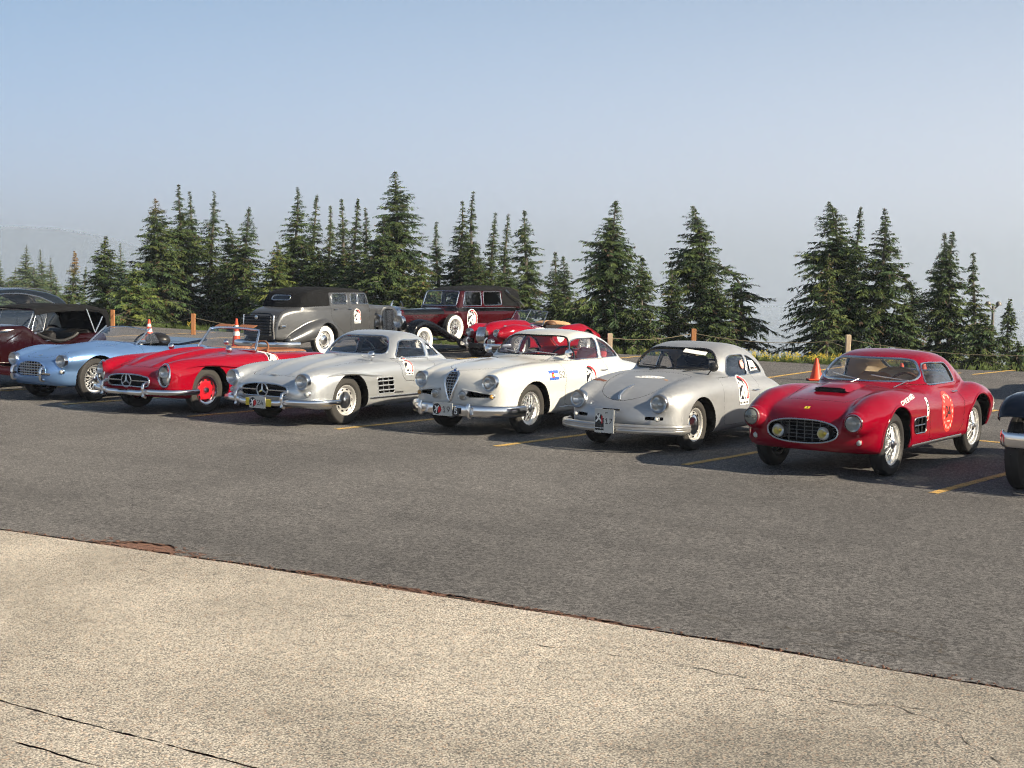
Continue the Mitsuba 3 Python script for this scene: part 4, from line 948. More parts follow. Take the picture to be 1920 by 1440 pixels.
# ---------------------------------------------------------------- silver gullwing-style coupe and red roadster of the same family
def metal_paint(key, col, rough=0.34, metal=0.75):
    principled(key, col, rough, metal=metal, coat=0.8)
metal_paint('m_paint_silver', (0.63, 0.65, 0.665), .30, .72)
gloss_paint('m_paint_red', (0.44, 0.003, 0.026))
gloss_paint('m_paint_white', (0.76, 0.76, 0.745))
metal_paint('m_paint_blue', (0.20, 0.36, 0.66), .30, .72)
def patina(p, n, uv):
    a = mikit.fbm(p.x * 3, p.y * 3, p.z * 3, 4); b = mikit.fbm(p.x * 25, p.y * 25, p.z * 25, 2)
    return mi.Color3f(0.43, 0.44, 0.455) * (0.82 + 0.26 * a + 0.08 * b)
principled('m_paint_patina', mikit.proc(patina), 0.46, metal=0.65)
def sport_300(open_top, label, pose, paint, key):
    front = Chain([(.67, .64, .625, .125), (.45, .655, .635, .16), (.1, .675, .64, .178), (-.3, .68, .645, .178), (-1.0, .66, .63, .17), (-1.6, .64, .60, .16)])
    rear = Chain([(-1.5, .64, .60, .15), (-2.0, .67, .62, .185), (-2.5, .67, .62, .185), (-3.0, .60, .56, .16), (-3.5, .50, .50, .11)])
    bulge = Chain([(.50, .24, .66, .05), (.1, .25, .77, .07), (-.4, .26, .835, .07), (-.9, .26, .86, .05)])
    gh = None if open_top else dict(prof=[(-.80, .84), (-.95, .91), (-1.12, 1.055), (-1.29, 1.175), (-1.45, 1.232), (-1.62, 1.252), (-1.85, 1.228), (-2.15, 1.12), (-2.45, .975), (-2.8, .83), (-3.2, .66)], half=[(-.9, .66), (-1.3, .705), (-2.0, .68), (-2.5, .55), (-3.1, .32)], wc=.40, wr=.5, rc=.10, belt=.86, tg=.30, tg2=.4, k=.13)
    D = body_field(deck=[(.90, .44), (.86, .55), (.80, .60), (.65, .665), (.4, .735), (.1, .80), (-.3, .85), (-.7, .88), (-.97, .89), (-1.5, .87), (-2.2, .83), (-2.7, .77), (-3.1, .68), (-3.45, .56), (-3.66, .42)],
        W=[(.90, .45), (.82, .62), (.68, .77), (.4, .85), (0, .875), (-.6, .86), (-1.5, .86), (-2.3, .885), (-2.9, .82), (-3.4, .62), (-3.66, .35)],
        bot=[(.88, .42), (.78, .30), (.5, .24), (-.4, .22), (-2.4, .22), (-3.0, .30), (-3.66, .42)], crown=.09, zw=.5, tuck=.10, tumble=.30, k=.12, kb=.09, nose=(.875, .26, .8, .46), tail=(-3.64, .4, 1.2, .5),
        limbs=[(front, .06), (rear, .07), (bulge, .05)], gh=gh, kg=.04)
    c = Car(key, label, 'car', pose, D, ((-3.75, .98), .98, (.15, 1.33)))
    c.arches([(0, .345), (-2.4, .345)], .372, .55)
    if not open_top:
        c.hollow(-2.5, -.80, .68, .36)
        c.glass('windshield', rounded([(-.60, .925), (-.47, 1.135), (-.36, 1.18), (.36, 1.18), (.47, 1.135), (.60, .925)], .06), 'x', -1.42, -.72, 'm_chrome', .013)
        c.glass('rear_window', rounded([(-.45, .94), (-.40, 1.12), (.40, 1.12), (.45, .94)], .06), 'x', -4, -1.98, 'm_chrome', .010)
        for a, b in ((.3, 1.2), (-1.2, -.3)):
            c.panel('door', sg.Polygon([(-1.10, .87), (-1.14, .62), (-1.22, .545), (-1.75, .55), (-1.90, .64), (-1.93, .86)]), 'y', a, b)
            c.glass('side_window', rounded([(-1.17, .875), (-1.36, 1.105), (-1.50, 1.130), (-1.88, 1.115), (-1.90, .875)], .03), 'y', a, b, 'm_chrome', .011)
            c.glass('quarter_window', rounded([(-1.96, .875), (-1.955, 1.09), (-2.10, 1.04), (-2.30, .895), (-2.30, .875)], .02), 'y', a, b, 'm_chrome', .010)
    else:
        cut = prism(rounded([(-1.16, -.56), (-2.30, -.58), (-2.52, -.40), (-2.55, 0), (-2.52, .40), (-2.30, .58), (-1.16, .56)], .10), 'z', .40, 1.6); c.M = c.M - cut
        for a, b in ((.5, 1.2), (-1.2, -.5)): c.panel('door', sg.Polygon([(-1.18, .90), (-1.18, .42), (-1.30, .36), (-2.05, .36), (-2.12, .45), (-2.10, .90)]), 'y', a, b, depth=1)
    c.panel('bonnet', rounded([(.60, -.46), (-.86, -.56), (-.90, 0), (-.86, .56), (.60, .46)], .06), 'z', .55, 1.5, depth=1)
    g0 = [(-.44, .455), (-.41, .545), (-.2, .575), (0, .582), (.2, .575), (.41, .545), (.44, .455), (.38, .405), (-.38, .405)]
    c.M = c.M - prism(rounded(g0, .03), 'x', .55, 1.3)
    vent = rounded([(-.55, .625), (-.60, .40), (-.95, .40), (-.915, .625)], .012)
    for a, b in ((.80, 1.1), (-1.1, -.80)): c.M = c.M - prism(vent, 'y', a, b)
    for sd in (1, -1):
        if not open_top:
            headlamp(c, (.775, .655 * sd, .628), .112, yaw=.08 * sd, bulge=.3)
            p = c.on('F', [(.70 * sd, .455)], .0)[0]; lamp(c, tuple(p + [.005, 0, 0]), .036, 'm_grey_lens', 'turn_signal', .03)
        else:
            c.M = c.M - prism(np.c_[.665 * sd + .085 * np.cos(np.arange(30) / 30 * 6.2832), .585 + .15 * np.sin(np.arange(30) / 30 * 6.2832)], 'x', .66, 1.2)
            m = np.eye(4); m[:3, 3] = (.735, .665 * sd, .585); cy = .16 * sd; m[:2, :2] = [[math.cos(cy), -math.sin(cy)], [math.sin(cy), math.cos(cy)]]
            t = np.arange(36) / 36 * 2 * np.pi; el = np.c_[.095 * np.cos(t) * (1 - .12 * np.sin(t)), .165 * np.sin(t)]
            n = c.add('headlight', xf(tube(np.c_[.02 - .9 * el[:, 1] ** 2 + 0 * t - .12 * (el[:, 1] + .1), el[:, 0], el[:, 1]], .016, 8, closed=True), m), 'm_chrome')
            V = []; R8 = np.linspace(0, 1, 8)
            for r_ in R8: V.append(np.c_[.02 - .9 * (el[:, 1] * r_) ** 2 - .12 * (el[:, 1] * r_ + .1) + .055 * (1 - r_ ** 2), el * r_])
            V = np.vstack(V); F = []
            for r_ in range(7):
                i = np.arange(36); j = (i + 1) % 36; F += [np.stack([r_ * 36 + i, (r_ + 1) * 36 + i, (r_ + 1) * 36 + j], 1), np.stack([r_ * 36 + i, (r_ + 1) * 36 + j, r_ * 36 + j], 1)]
            c.add(n + '__lens', xf(trimesh.Trimesh(V, np.vstack(F), process=False), m), 'm_lens', True)
            bk = V.copy(); bk[:, 0] -= .07; c.add(n + '__backing', xf(trimesh.Trimesh(bk, np.vstack(F), process=False), m), 'm_grey_lens', True)
            c.add(n + '__reflector', xf(lathe([(.078, .03), (.07, .0), (.05, -.02), (1e-3, -.03)], 24, 'x').apply_translation([-.0, 0, .045]), m), 'm_reflector', True)
    c.finish(paint)
    c.add('grille_surround', tube(c.on('F', np.array(rounded(g0, .03).exterior.coords)[:-1], .0), .012, 6, closed=True), 'm_chrome')
    a = np.arange(40) / 40 * 2 * np.pi; sx = .86
    st = [tube(np.c_[np.full(40, sx), .097 * np.cos(a), .492 + .097 * np.sin(a)], .0075, 8, closed=True)]
    for q in (90, 210, 330):
        w_ = math.radians(q); e = np.array([sx, .094 * math.cos(w_), .492 + .094 * math.sin(w_)]); st.append(bar([sx, 0, .492], e, .015, 6, .004))
    c.add('grille_star', join(st), 'm_chrome')
    c.add('grille_bar', join([box(sx - .012, sx + .004, .10, .45, .487, .503, .003), box(sx - .012, sx + .004, -.45, -.10, .487, .503, .003)]), 'm_chrome')
    c.add('grille_mesh', box(.62, .64, -.42, .42, .40, .58), 'm_grille_dark', False)
    for i in range(4): c.add('grille_slat', bar([.66, -.40, .425 + .04 * i], [.66, .40, .425 + .04 * i], .004), 'm_seal')
    # bumpers in two curved halves with overriders
    sec = csec(.030, .041, 14, 2.4)
    for sd in (1, -1):
        path = spline([(.905, .10 * sd, .325), (.90, .32 * sd, .325), (.875, .42 * sd, .345), (.835, .60 * sd, .345), (.72, .82 * sd, .345), (.50, .93 * sd, .345), (.34, .945 * sd, .345)], 34)
        if sd < 0: path = path[::-1]
        path = path[::-1]
        c.add('front_bumper', sweep(path, sec), 'm_chrome', 50)
        c.add('overrider', join([tube([(.885, .43 * sd, .27), (.935, .43 * sd, .29), (.945, .43 * sd, .38), (.925, .43 * sd, .455), (.85, .43 * sd, .475)], .024, 8)]), 'm_chrome', 50)
        rp = spline([(-3.70, .05 * sd, .40), (-3.66, .5 * sd, .40), (-3.45, .80 * sd, .40), (-3.1, .90 * sd, .40)], 16)
        c.add('rear_bumper', sweep(rp if sd < 0 else rp[::-1], sec), 'm_chrome', 50)
    c.add('front_bumper', tube([(.905, .12, .325), (.905, -.12, .325)], .034, 8), 'm_chrome')
    for f_ in 'LR':
        s_ = 1 if f_ == 'L' else -1
        lp = np.array(vent.exterior.coords)[:-1]
        for q in ((.18, .5, .82)): c.add('fender_vent__louver', tube(c.on(f_, np.linspace([-.56 - .05 * q - 0.0, .615 - .205 * q], [-.92 - .03 * q, .615 - .205 * q], 4), .006), .010, 6), paint)
        c.add('fender_vent', tube(c.on(f_, lp, 0.0), .006, 6, closed=True), paint)
        if not open_top:
            for q in (.33, .66): c.add('fender_vent__bar', tube(c.on(f_, np.linspace([-.55 - .375 * q, .62], [-.60 - .35 * q, .405], 4), .0), .005, 5), paint)
        for x0, x1, z0 in ((.50, -.74, .665), (-1.90, -2.98, .665)):
            t = np.linspace(0, 1, 24); xs = x0 + (x1 - x0) * t; zz = z0 + .055 * np.sin(np.pi * np.clip(t * 1.25, 0, 1) ** .8) * (1 - .15 * t)
            pr = np.maximum(.004, .030 * np.sin(np.pi * t) ** .6); c.add('wheel_arch_eyebrow', tube(c.on(f_, np.c_[xs, zz], -.006), pr, 10, flat=(1.35, .75)), paint, 60)
        c.add('chrome_strip', tube(c.on(f_, np.linspace([-.40, .345], [-1.98, .345], 18), .002), .017, 8, flat=(.6, 1)), 'm_chrome')
        if not open_top:
            c.add('door_handle', tube(c.on(f_, [(-1.45, .60), (-1.65, .60)], .004), .006, 6), 'm_chrome')
    for x in (0, -2.4):
        for sd in (1, -1): wheel(c, x, .70 * sd, .338, .338, .165, .205, 'red' if open_top else 'steel', sd, 'm_rubber_dusty')
    return c
def gullwing():
    c = sport_300(False, 'silver two seat coupe with round star in grille and rally plate 24', (-2.93, 21.22, 0, -124.6), 'm_paint_silver', 'silver_coupe')
    plate(c, (.955, 0, .325), '24', .30, .155)
    c.add('plate_backing', box(.93, .945, -.235, .235, .275, .375, .006), 'm_yellow', False)
    c.decal('door_emblem', emblem(), 'L', (-1.30, .735), -.10, .9)
    c.decal('fender_script', [flat2d(sg.box(-.10 + .042 * k, -.012, -.07 + .042 * k, .012), 'm_chrome_dull') for k in range(5)], 'L', (-1.05, .40))
    c.add('dashboard', box(-1.22, -1.02, -.60, .60, .70, .86, .05), 'm_blackleather', 40)
    c.steering((-1.42, .33, .84), .19, 62)
    for y in (-.33, .33): c.seat(-2.05, y, .36, 'm_blackleather', .48, .50)
    c.add('bonnet_badge', box(.60, .64, -.05, .05, .69, .697), 'm_chrome', False)
    vs = c.on('T', np.c_[np.full(12, -.90), np.linspace(-.42, .42, 12)], .004)
    c.add('cowl_grille', join([box(p[0] - .025, p[0] + .025, p[1] - .022, p[1] + .022, p[2] - .005, p[2] + .004) for p in vs]), 'm_chrome_dull', False)
    mirror(c, (-.72, .62), 'T')
def mirror(c, xy, face, h=.09, r=.055, out=0.0):
    p = c.on(face, [xy], 0)[0]; q = p + np.array([0, out, h]); 
    n = c.add('mirror', join([bar(p, q, .009), lathe([(1e-3, .055), (r * .5, .048), (r * .85, .03), (r, .0), (r * .98, -.008)], 20, 'x').apply_translation(q)]), 'm_chrome', 40)
    c.add(n + '__glass', lathe([(r * .94, -.008), (1e-3, -.008)], 20, 'x').apply_translation(q), 'm_chrome_dull', False)
def screen(c, base, top, curve, wb, wt, rad=.014, glass='m_glass', posts=True, frame='m_chrome', nose=.0):
    """an open car's windscreen: curved glass in a frame; base/top (x, z) on the centre line"""
    n, m = 13, 6; V = []
    for j in range(m):
        t = j / (m - 1); x, z = base[0] + (top[0] - base[0]) * t, base[1] + (top[1] - base[1]) * t; w_ = wb + (wt - wb) * t
        for i in range(n):
            u = (i / (n - 1) * 2 - 1) * w_
            V.append((x - curve * u * u, u, z - nose * u * u * (t + .25)))
    V = np.array(V); F = []
    for j in range(m - 1):
        for i in range(n - 1): a = j * n + i; F += [(a, a + 1, a + n + 1), (a, a + n + 1, a + n)]
    nm = c.add('windshield', trimesh.Trimesh(V, np.array(F), process=False), glass, True)
    G = V.reshape(m, n, 3)
    ring = np.vstack([G[0], G[1:-1, -1], G[-1, ::-1], G[1:-1, 0][::-1]])
    c.add('windshield__frame', tube(ring, rad, 8, closed=True), frame, 40)
    return G
def roadster():
    c = sport_300(True, 'bright red open roadster with star grille, tan cockpit and red wheels', (-5.15, 22.58, 0, -123.6), 'm_paint_red', 'red_roadster')
    G = screen(c, (-1.08, .885), (-1.30, 1.205), .28, .62, .53, .020, nose=.08)
    for sd in (1, -1):
        c.add('sun_visor', xf(box(-.13, .0, -.17, .17, -.008, .008, .005), np.array([[.94, 0, .34, -1.34], [0, 1, 0, .24 * sd], [-.34, 0, .94, 1.205], [0, 0, 0, 1.0]])), 'm_tan', 30)
    rim = spline([(-1.45, .60), (-2.1, .615), (-2.42, .52), (-2.57, .25), (-2.60, 0), (-2.57, -.25), (-2.42, -.52), (-2.1, -.615), (-1.45, -.60)], 40)
    c.add('cockpit_rim', tube(c.on('T', rim, .01), .030 + .022 * np.sin(np.linspace(0, np.pi, 40)) ** 2, 8), 'm_tan', 40)
    c.add('cockpit_trim', tube(c.on('T', rim * [1.0, 1.06] - [.03, 0], .003), .010, 6), 'm_chrome')
    c.add('dashboard', box(-1.36, -1.16, -.58, .58, .70, .87, .05), 'm_redleather', 40)
    c.steering((-1.56, .33, .84), .19, 55, rim='m_tan')
    for y in (-.33, .33): c.seat(-2.22, y, .30, 'm_tan', .46, .38)
    for y in (.62, -.62): mirror(c, (-.62, y), 'T', .07)
    c.decal('door_emblem', emblem(), 'L', (-1.36, .76), -.05, 1.0)
    mirror(c, (-1.20, 0), 'T', .10, .045)
gullwing(); roadster()

# ---------------------------------------------------------------- white coupe with shield grille
def white_coupe():
    front = Chain([(.56, .555, .695, .125), (.40, .57, .70, .160), (.1, .59, .705, .195), (-.3, .60, .715, .205), (-.9, .60, .715, .205), (-1.8, .585, .70, .195)])
    rear = Chain([(-1.5, .60, .69, .17), (-2.2, .62, .70, .19), (-2.7, .60, .66, .18), (-3.2, .54, .58, .14)])
    D = body_field(deck=[(.84, .50), (.82, .66), (.76, .76), (.62, .84), (.3, .895), (-.2, .94), (-.6, .965), (-.95, .965), (-1.4, .95), (-2.2, .93), (-2.6, .89), (-3.0, .81), (-3.3, .70), (-3.48, .54)],
        W=[(.84, .50), (.76, .62), (.6, .71), (.2, .785), (-.5, .80), (-1.5, .81), (-2.5, .81), (-3.0, .74), (-3.4, .52), (-3.52, .3)],
        bot=[(.84, .38), (.7, .28), (.4, .25), (-.4, .24), (-2.5, .24), (-3.0, .30), (-3.52, .42)], crown=.20, zw=.5, tuck=.07, tumble=.20, k=.14, kb=.08, nose=(.80, .32, .45, .55), tail=(-3.48, .35, 1.0, .55),
        limbs=[(front, .08), (rear, .10)],
        gh=dict(prof=[(-.68, .92), (-.84, .985), (-.98, 1.10), (-1.15, 1.235), (-1.32, 1.310), (-1.58, 1.340), (-1.85, 1.315), (-2.15, 1.225), (-2.45, 1.07), (-2.75, .90), (-2.95, .76)], half=[(-.8, .67), (-1.1, .715), (-2.0, .705), (-2.5, .62), (-2.95, .42)], wc=.42, wr=.5, rc=.13, belt=.93, tg=.26, tg2=.3, k=.16), kg=.045)
    c = Car('white_coupe', 'cream white coupe with heart shaped shield grille and rally plate 19', 'car', (-.34, 20.35, 0, -125.6), D, ((-3.6, .92), .92, (.17, 1.42)))
    c.arches([(0, .345), (-2.5, .345)], .362, .52)
    c.hollow(-2.62, -.72, .66, .38)
    c.glass('windshield', rounded([(-.62, 1.00), (-.52, 1.20), (-.42, 1.255), (.42, 1.255), (.52, 1.20), (.62, 1.00)], .06), 'x', -1.40, -.5, 'm_seal', .012)
    c.glass('rear_window', rounded([(-.48, 1.0), (-.42, 1.22), (.42, 1.22), (.48, 1.0)], .07), 'x', -4, -1.95, 'm_chrome', .010)
    for a, b in ((.3, 1.2), (-1.2, -.3)):
        c.panel('door', sg.Polygon([(-.71, .94), (-.71, .36), (-.80, .33), (-1.62, .33), (-1.76, .42), (-1.80, .94)]), 'y', a, b)
        c.glass('side_window', rounded([(-1.01, .945), (-1.20, 1.185), (-1.32, 1.225), (-1.73, 1.225), (-1.70, .945)], .025), 'y', a, b, 'm_chrome', .009)
        c.glass('quarter_window', rounded([(-1.76, .945), (-1.79, 1.222), (-1.98, 1.16), (-2.16, 1.04), (-2.27, .945)], .02), 'y', a, b, 'm_chrome', .009)
    c.panel('bonnet', rounded([(.62, -.12), (.30, -.40), (-.66, -.56), (-.72, 0), (-.66, .56), (.30, .40), (.62, .12)], .08), 'z', .75, 1.5, depth=1)
    side = [(.17, .605), (.62, .548), (.63, .515), (.19, .50)]
    for sd in (1, -1): c.M = c.M - prism(rounded([(y * sd, z) for y, z in side], .012), 'x', .45, 1.2)
    for sd in (1, -1): c.M = c.M - prism(rounded([(.70 , .60), (.55, .58), (.50, .53), (.70, .50)], .01), 'y', *((.6, 1.1) if sd > 0 else (-1.1, -.6))) if False else c.M
    for sd in (1, -1): headlamp(c, (.705, .57 * sd, .700), .112, yaw=.12 * sd)
    c.finish('m_paint_white', cabin='m_redleather')
    sh = np.array([(0, .825), (.055, .832), (.105, .80), (.118, .735), (.10, .66), (.065, .56), (.03, .47), (0, .43)]); sh = (sh - [0, .61]) * [.84, .90] + [0, .61]; sh = np.vstack([sh, (sh * [-1, 1])[::-1][1:-1]])
    q = c.on('F', sh, .022); c.add('shield_grille', tube(q, .017, 8, closed=True), 'm_chrome')
    q2 = c.on('F', sh * [1, 1], -.005); k = len(q)
    i = np.arange(k); c.add('shield_grille__skirt', trimesh.Trimesh(np.vstack([q, q2]), np.vstack([np.stack([i, (i + 1) % k, k + (i + 1) % k], 1), np.stack([i, k + (i + 1) % k, k + i], 1)]), process=False), 'm_paint_white', 40)
    P = sg.Polygon(sh); V2, F, _ = flat2d(P.buffer(-.004), ''); c.add('shield_grille__backing', trimesh.Trimesh(c.on('F', V2, .012), F, process=False), 'm_grille_dark', False)
    for z in np.arange(.475, .80, .034):
        ln = sg.LineString([(-.3, z), (.3, z)]).intersection(P)
        if not ln.is_empty: c.add('shield_grille__bar', tube(c.on('F', np.linspace(ln.coords[0], ln.coords[-1], 5), .026), .006, 6), 'm_chrome_dull')
    for y in (-.045, 0, .045):
        ln = sg.LineString([(y, 0), (y, 2)]).intersection(P.buffer(-.01))
        if not ln.is_empty: c.add('shield_grille__bar', tube(c.on('F', np.linspace(ln.coords[0], ln.coords[-1], 5), .022), .0035, 5), 'm_chrome_dull')
    p0 = c.on('F', [(0, .815)], .035)[0]; c.add('nose_badge', lathe([(1e-3, .012), (.026, .010), (.032, .0)], 24, 'x').apply_translation(p0), 'm_chrome', 40)
    c.add('nose_badge__enamel', lathe([(1e-3, .0135), (.019, .0125)], 20, 'x').apply_translation(p0), 'm_blueprint', False)
    for sd in (1, -1):
        headlamp(c, (.83, .225 * sd, .535), .066, part='fog_lamp', rw=.12)
        lamp(c, (.70, .60 * sd, .525), .030, 'm_amberlens', 'turn_signal', .03)
        for z in (.525, .55): c.add('side_grille_bar', bar([.68, .19 * sd, z], [.62, .63 * sd, z - .008], .006), 'm_chrome_dull')
        c.add('side_grille_trim', tube(c.on('F', np.array([(.63 * sd, .552), (.45 * sd, .574), (.18 * sd, .610)]), .0), .009, 6), 'm_paint_white')
        c.add('overrider', tube([(.90, .40 * sd, .26), (.945, .40 * sd, .29), (.95, .40 * sd, .38), (.92, .40 * sd, .43)], .028, 10), 'm_chrome', 50)
    sec = csec(.035, .075, 14, 2.6)
    path = spline([(.30, -.84, .335), (.55, -.79, .335), (.76, -.58, .335), (.87, -.25, .335), (.885, 0, .335), (.87, .25, .335), (.76, .58, .335), (.55, .79, .335), (.30, .84, .335)], 50)
    c.add('front_bumper', sweep(path, sec), 'm_chrome', 50)
    rp = spline([(-3.0, .84, .38), (-3.4, .66, .38), (-3.56, .3, .38), (-3.58, 0, .38), (-3.56, -.3, .38), (-3.4, -.66, .38), (-3.0, -.84, .38)], 30); c.add('rear_bumper', sweep(rp, sec), 'm_chrome', 50)
    plate(c, (.945, -.02, .345), '19', .32, .17)
    c.add('spare_plate', box(.93, .936, .13, .245, .275, .38), 'm_ink', False); V, F, mt = text2d('5', .075, 'm_white'); c.add('spare_plate__print', trimesh.Trimesh(np.c_[np.full(len(V), .938), .195 + V[:, 0], .33 + V[:, 1]], F, process=False), 'm_white', False)
    flag = [flat2d(sg.box(-.11, -.062, .11, .062), 'm_white'), flat2d(sg.box(-.11, .024, .11, .062), 'm_blueprint'), flat2d(sg.box(-.11, -.062, .11, -.024), 'm_blueprint'), flat2d(circ(-.02, 0, .036).difference(sg.box(-.02, -.012, .04, .012)), 'm_redprint'), flat2d(circ(-.02, 0, .018), 'm_yellow')]
    c.decal('fender_flag', flag, 'L', (-.42, .765)); c.decal('fender_number', [text2d('52', .085, 'm_ink', bold=False)], 'L', (-.62, .765))
    c.decal('door_emblem', emblem(), 'L', (-1.34, .66), 0, 1.2)
    for f_ in 'LR':
        s_ = 1 if f_ == 'L' else -1
        p = c.on(f_, [(-1.60, .775), (-1.74, .775)], .02); c.add('door_handle', tube([p[0] - [0, .02 * s_, 0], p[0], p[1], p[1] - [0, .02 * s_, 0]], .008, 7), 'm_chrome')
        c.add('sill_strip', tube(c.on(f_, np.linspace([-.58, .325], [-1.95, .325], 18), .002), .007, 6), 'm_chrome_dull')
        p = c.on(f_, [(-.98, .955)], .0)[0]; q = p + [.02, .09 * s_, .085]
        n = c.add('mirror', join([bar(p, q, .007), lathe([(1e-3, .05), (.04, .04), (.056, .0), (.054, -.008)], 20, 'x').apply_translation(q)]), 'm_chrome', 40)
    for y0, y1 in ((.08, .48), (-.42, -.02)):
        a = c.on('T', [(-.70, y1)], .01)[0]; qq = np.linspace(0, 1, 6); c.add('wiper', tube(np.vstack([a, c.on('F', np.c_[y1 + (y0 - y1) * qq, 1.01 + .03 * qq], .012)]), .007, 5), 'm_chrome_dull')
    for x in (0, -2.5):
        for sd in (1, -1): wheel(c, x, .655 * sd, .338, .338, .165, .215, 'wire', sd, 'm_rubber_dusty')
    c.add('dashboard', box(-1.12, -.94, -.60, .60, .76, .93, .05), 'm_paint_white', 40)
    c.steering((-1.32, .33, .92), .20, 62)
    for y in (-.33, .33): c.seat(-1.95, y, .40, 'm_redleather', .50, .56)
    c.add('rear_seat', box(-2.45, -2.15, -.58, .58, .55, .98, .06), 'm_redleather', 40)
white_coupe()

# ---------------------------------------------------------------- silver rear-engined coupe with patina
def patina_coupe():
    front = Chain([(.54, .555, .605, .125), (.40, .56, .625, .155), (.1, .575, .65, .185), (-.3, .585, .67, .19), (-.9, .58, .66, .19), (-1.6, .57, .62, .18)])
    rear = Chain([(-1.4, .58, .60, .17), (-2.0, .60, .60, .19), (-2.4, .56, .55, .18), (-2.75, .48, .48, .14)])
    D = body_field(deck=[(.82, .40), (.78, .49), (.70, .585), (.58, .665), (.42, .735), (.2, .80), (0, .845), (-.3, .895), (-.55, .925), (-.9, .92), (-1.5, .89), (-2.1, .82), (-2.5, .70), (-2.8, .54), (-2.98, .38)],
        W=[(.82, .40), (.74, .58), (.55, .72), (.2, .80), (-.4, .82), (-1.2, .82), (-1.9, .83), (-2.4, .79), (-2.8, .62), (-3.0, .35)],
        bot=[(.82, .33), (.7, .24), (.4, .20), (-.4, .19), (-2.1, .20), (-2.6, .26), (-3.0, .36)], crown=.12, zw=.42, tuck=.08, tumble=.35, k=.15, kb=.10, nose=(.79, .42, .7, .40), tail=(-2.97, .45, .8, .42),
        limbs=[(front, .09), (rear, .10)],
        gh=dict(prof=[(-.42, .85), (-.57, .93), (-.72, 1.075), (-.88, 1.185), (-1.08, 1.245), (-1.35, 1.272), (-1.65, 1.245), (-1.95, 1.155), (-2.25, 1.02), (-2.5, .87), (-2.75, .68), (-2.95, .48)], half=[(-.5, .62), (-.9, .68), (-1.8, .68), (-2.3, .58), (-2.9, .38)], wc=.55, wr=.5, rc=.11, belt=.85, tg=.24, tg2=.35, k=.16), kg=.06)
    c = Car('silver_coupe', 'dull weathered silver rounded coupe with tall rally plate 17', 'car', (1.66, 18.70, 0, -124.0), D, ((-3.1, .95), .95, (.12, 1.35)))
    c.arches([(0, .318), (-2.1, .318)], .345, .52)
    c.hollow(-2.2, -.45, .66, .34)
    c.glass('windshield', rounded([(-.60, .945), (-.50, 1.13), (-.38, 1.195), (.38, 1.195), (.50, 1.13), (.60, .945)], .07), 'x', -1.08, -.3, 'm_seal', .015)
    c.glass('rear_window', rounded([(-.40, .92), (-.36, 1.10), (.36, 1.10), (.40, .92)], .08), 'x', -4, -1.8, 'm_seal', .012)
    for a, b in ((.3, 1.2), (-1.2, -.3)):
        c.panel('door', sg.Polygon([(-.56, .86), (-.58, .29), (-.66, .265), (-1.35, .265), (-1.50, .40), (-1.60, .62), (-1.58, .86)]), 'y', a, b, gap=.004)
        c.glass('side_window', rounded([(-.86, .855), (-1.02, 1.07), (-1.14, 1.115), (-1.52, 1.115), (-1.49, .855)], .035), 'y', a, b, 'm_chrome_dull', .008)
        c.glass('quarter_window', rounded([(-1.54, .855), (-1.57, 1.11), (-1.74, 1.05), (-1.88, .96), (-1.97, .865)], .02), 'y', a, b, 'm_chrome_dull', .008)
    c.panel('bonnet', rounded([(.66, -.13), (.52, -.33), (.2, -.44), (-.38, -.52), (-.42, 0), (-.38, .52), (.2, .44), (.52, .33), (.66, .13)], .10), 'z', .50, 1.5, gap=.005, depth=1)
    for sd in (1, -1): c.M = c.M - prism(rounded([(.40 * sd, .405), (.60 * sd, .405), (.60 * sd, .445), (.40 * sd, .445)], .008), 'x', .55, 1.2)
    for sd in (1, -1): headlamp(c, (.672, .56 * sd, .605), .114, yaw=.10 * sd, pitch=.10, ring='m_chrome_dull', rw=.2)
    c.finish('m_paint_patina', cabin='m_lining_cream')
    c.add('bonnet_handle', tube(spline([tuple(c.on('T', [(.64, 0)], .0)[0]), tuple(c.on('T', [(.60, 0)], .035)[0]), tuple(c.on('T', [(.45, 0)], .03)[0]), tuple(c.on('T', [(.28, 0)], .002)[0])], 14), np.linspace(.020, .008, 14), 8), 'm_chrome', 50)
    for sd in (1, -1):
        lamp(c, (.72, .56 * sd, .425), .026, 'm_grey_lens', 'turn_signal', .03)
    for k in range(1):
        sec = np.array([(-.05, -.07), (.01, -.075), (.03, -.055), (.035, -.03), (.028, -.015), (.042, -.008), (.042, .012), (.030, .02), (.034, .038), (.02, .062), (-.02, .07), (-.05, .06)]) * .74
    path = spline([(.42, -.845, .305), (.60, -.80, .305), (.76, -.60, .305), (.87, -.28, .305), (.89, 0, .305), (.87, .28, .305), (.76, .60, .305), (.60, .80, .305), (.42, .845, .305)], 50)
    c.add('front_bumper', sweep(path, sec), 'm_bumper_silver', 40)
    rp = spline([(-2.5, .84, .34), (-2.85, .66, .34), (-3.03, .3, .34), (-3.05, 0, .34), (-3.03, -.3, .34), (-2.85, -.66, .34), (-2.5, -.84, .34)], 30); c.add('rear_bumper', sweep(rp, sec), 'm_bumper_silver', 40)
    plate(c, (.955, -.02, .385), '17', .265, .285, True)
    c.add('nose_strip', join([bar([.80, -.13, .515], [.80, .10, .515], .012)]), 'm_seal')
    c.decal('door_emblem', emblem(), 'L', (-1.14, .645), 0, 1.3)
    blob = sg.Polygon([(-.09, -.01), (-.05, .035), (.0, .03), (.03, .05), (.06, .02), (.11, .01), (.07, -.02), (.02, -.045), (-.03, -.02)]).buffer(.006)
    c.decal('rust_patch', [flat2d(blob, 'm_rust')], 'T', (.22, -.52), .3, .95)
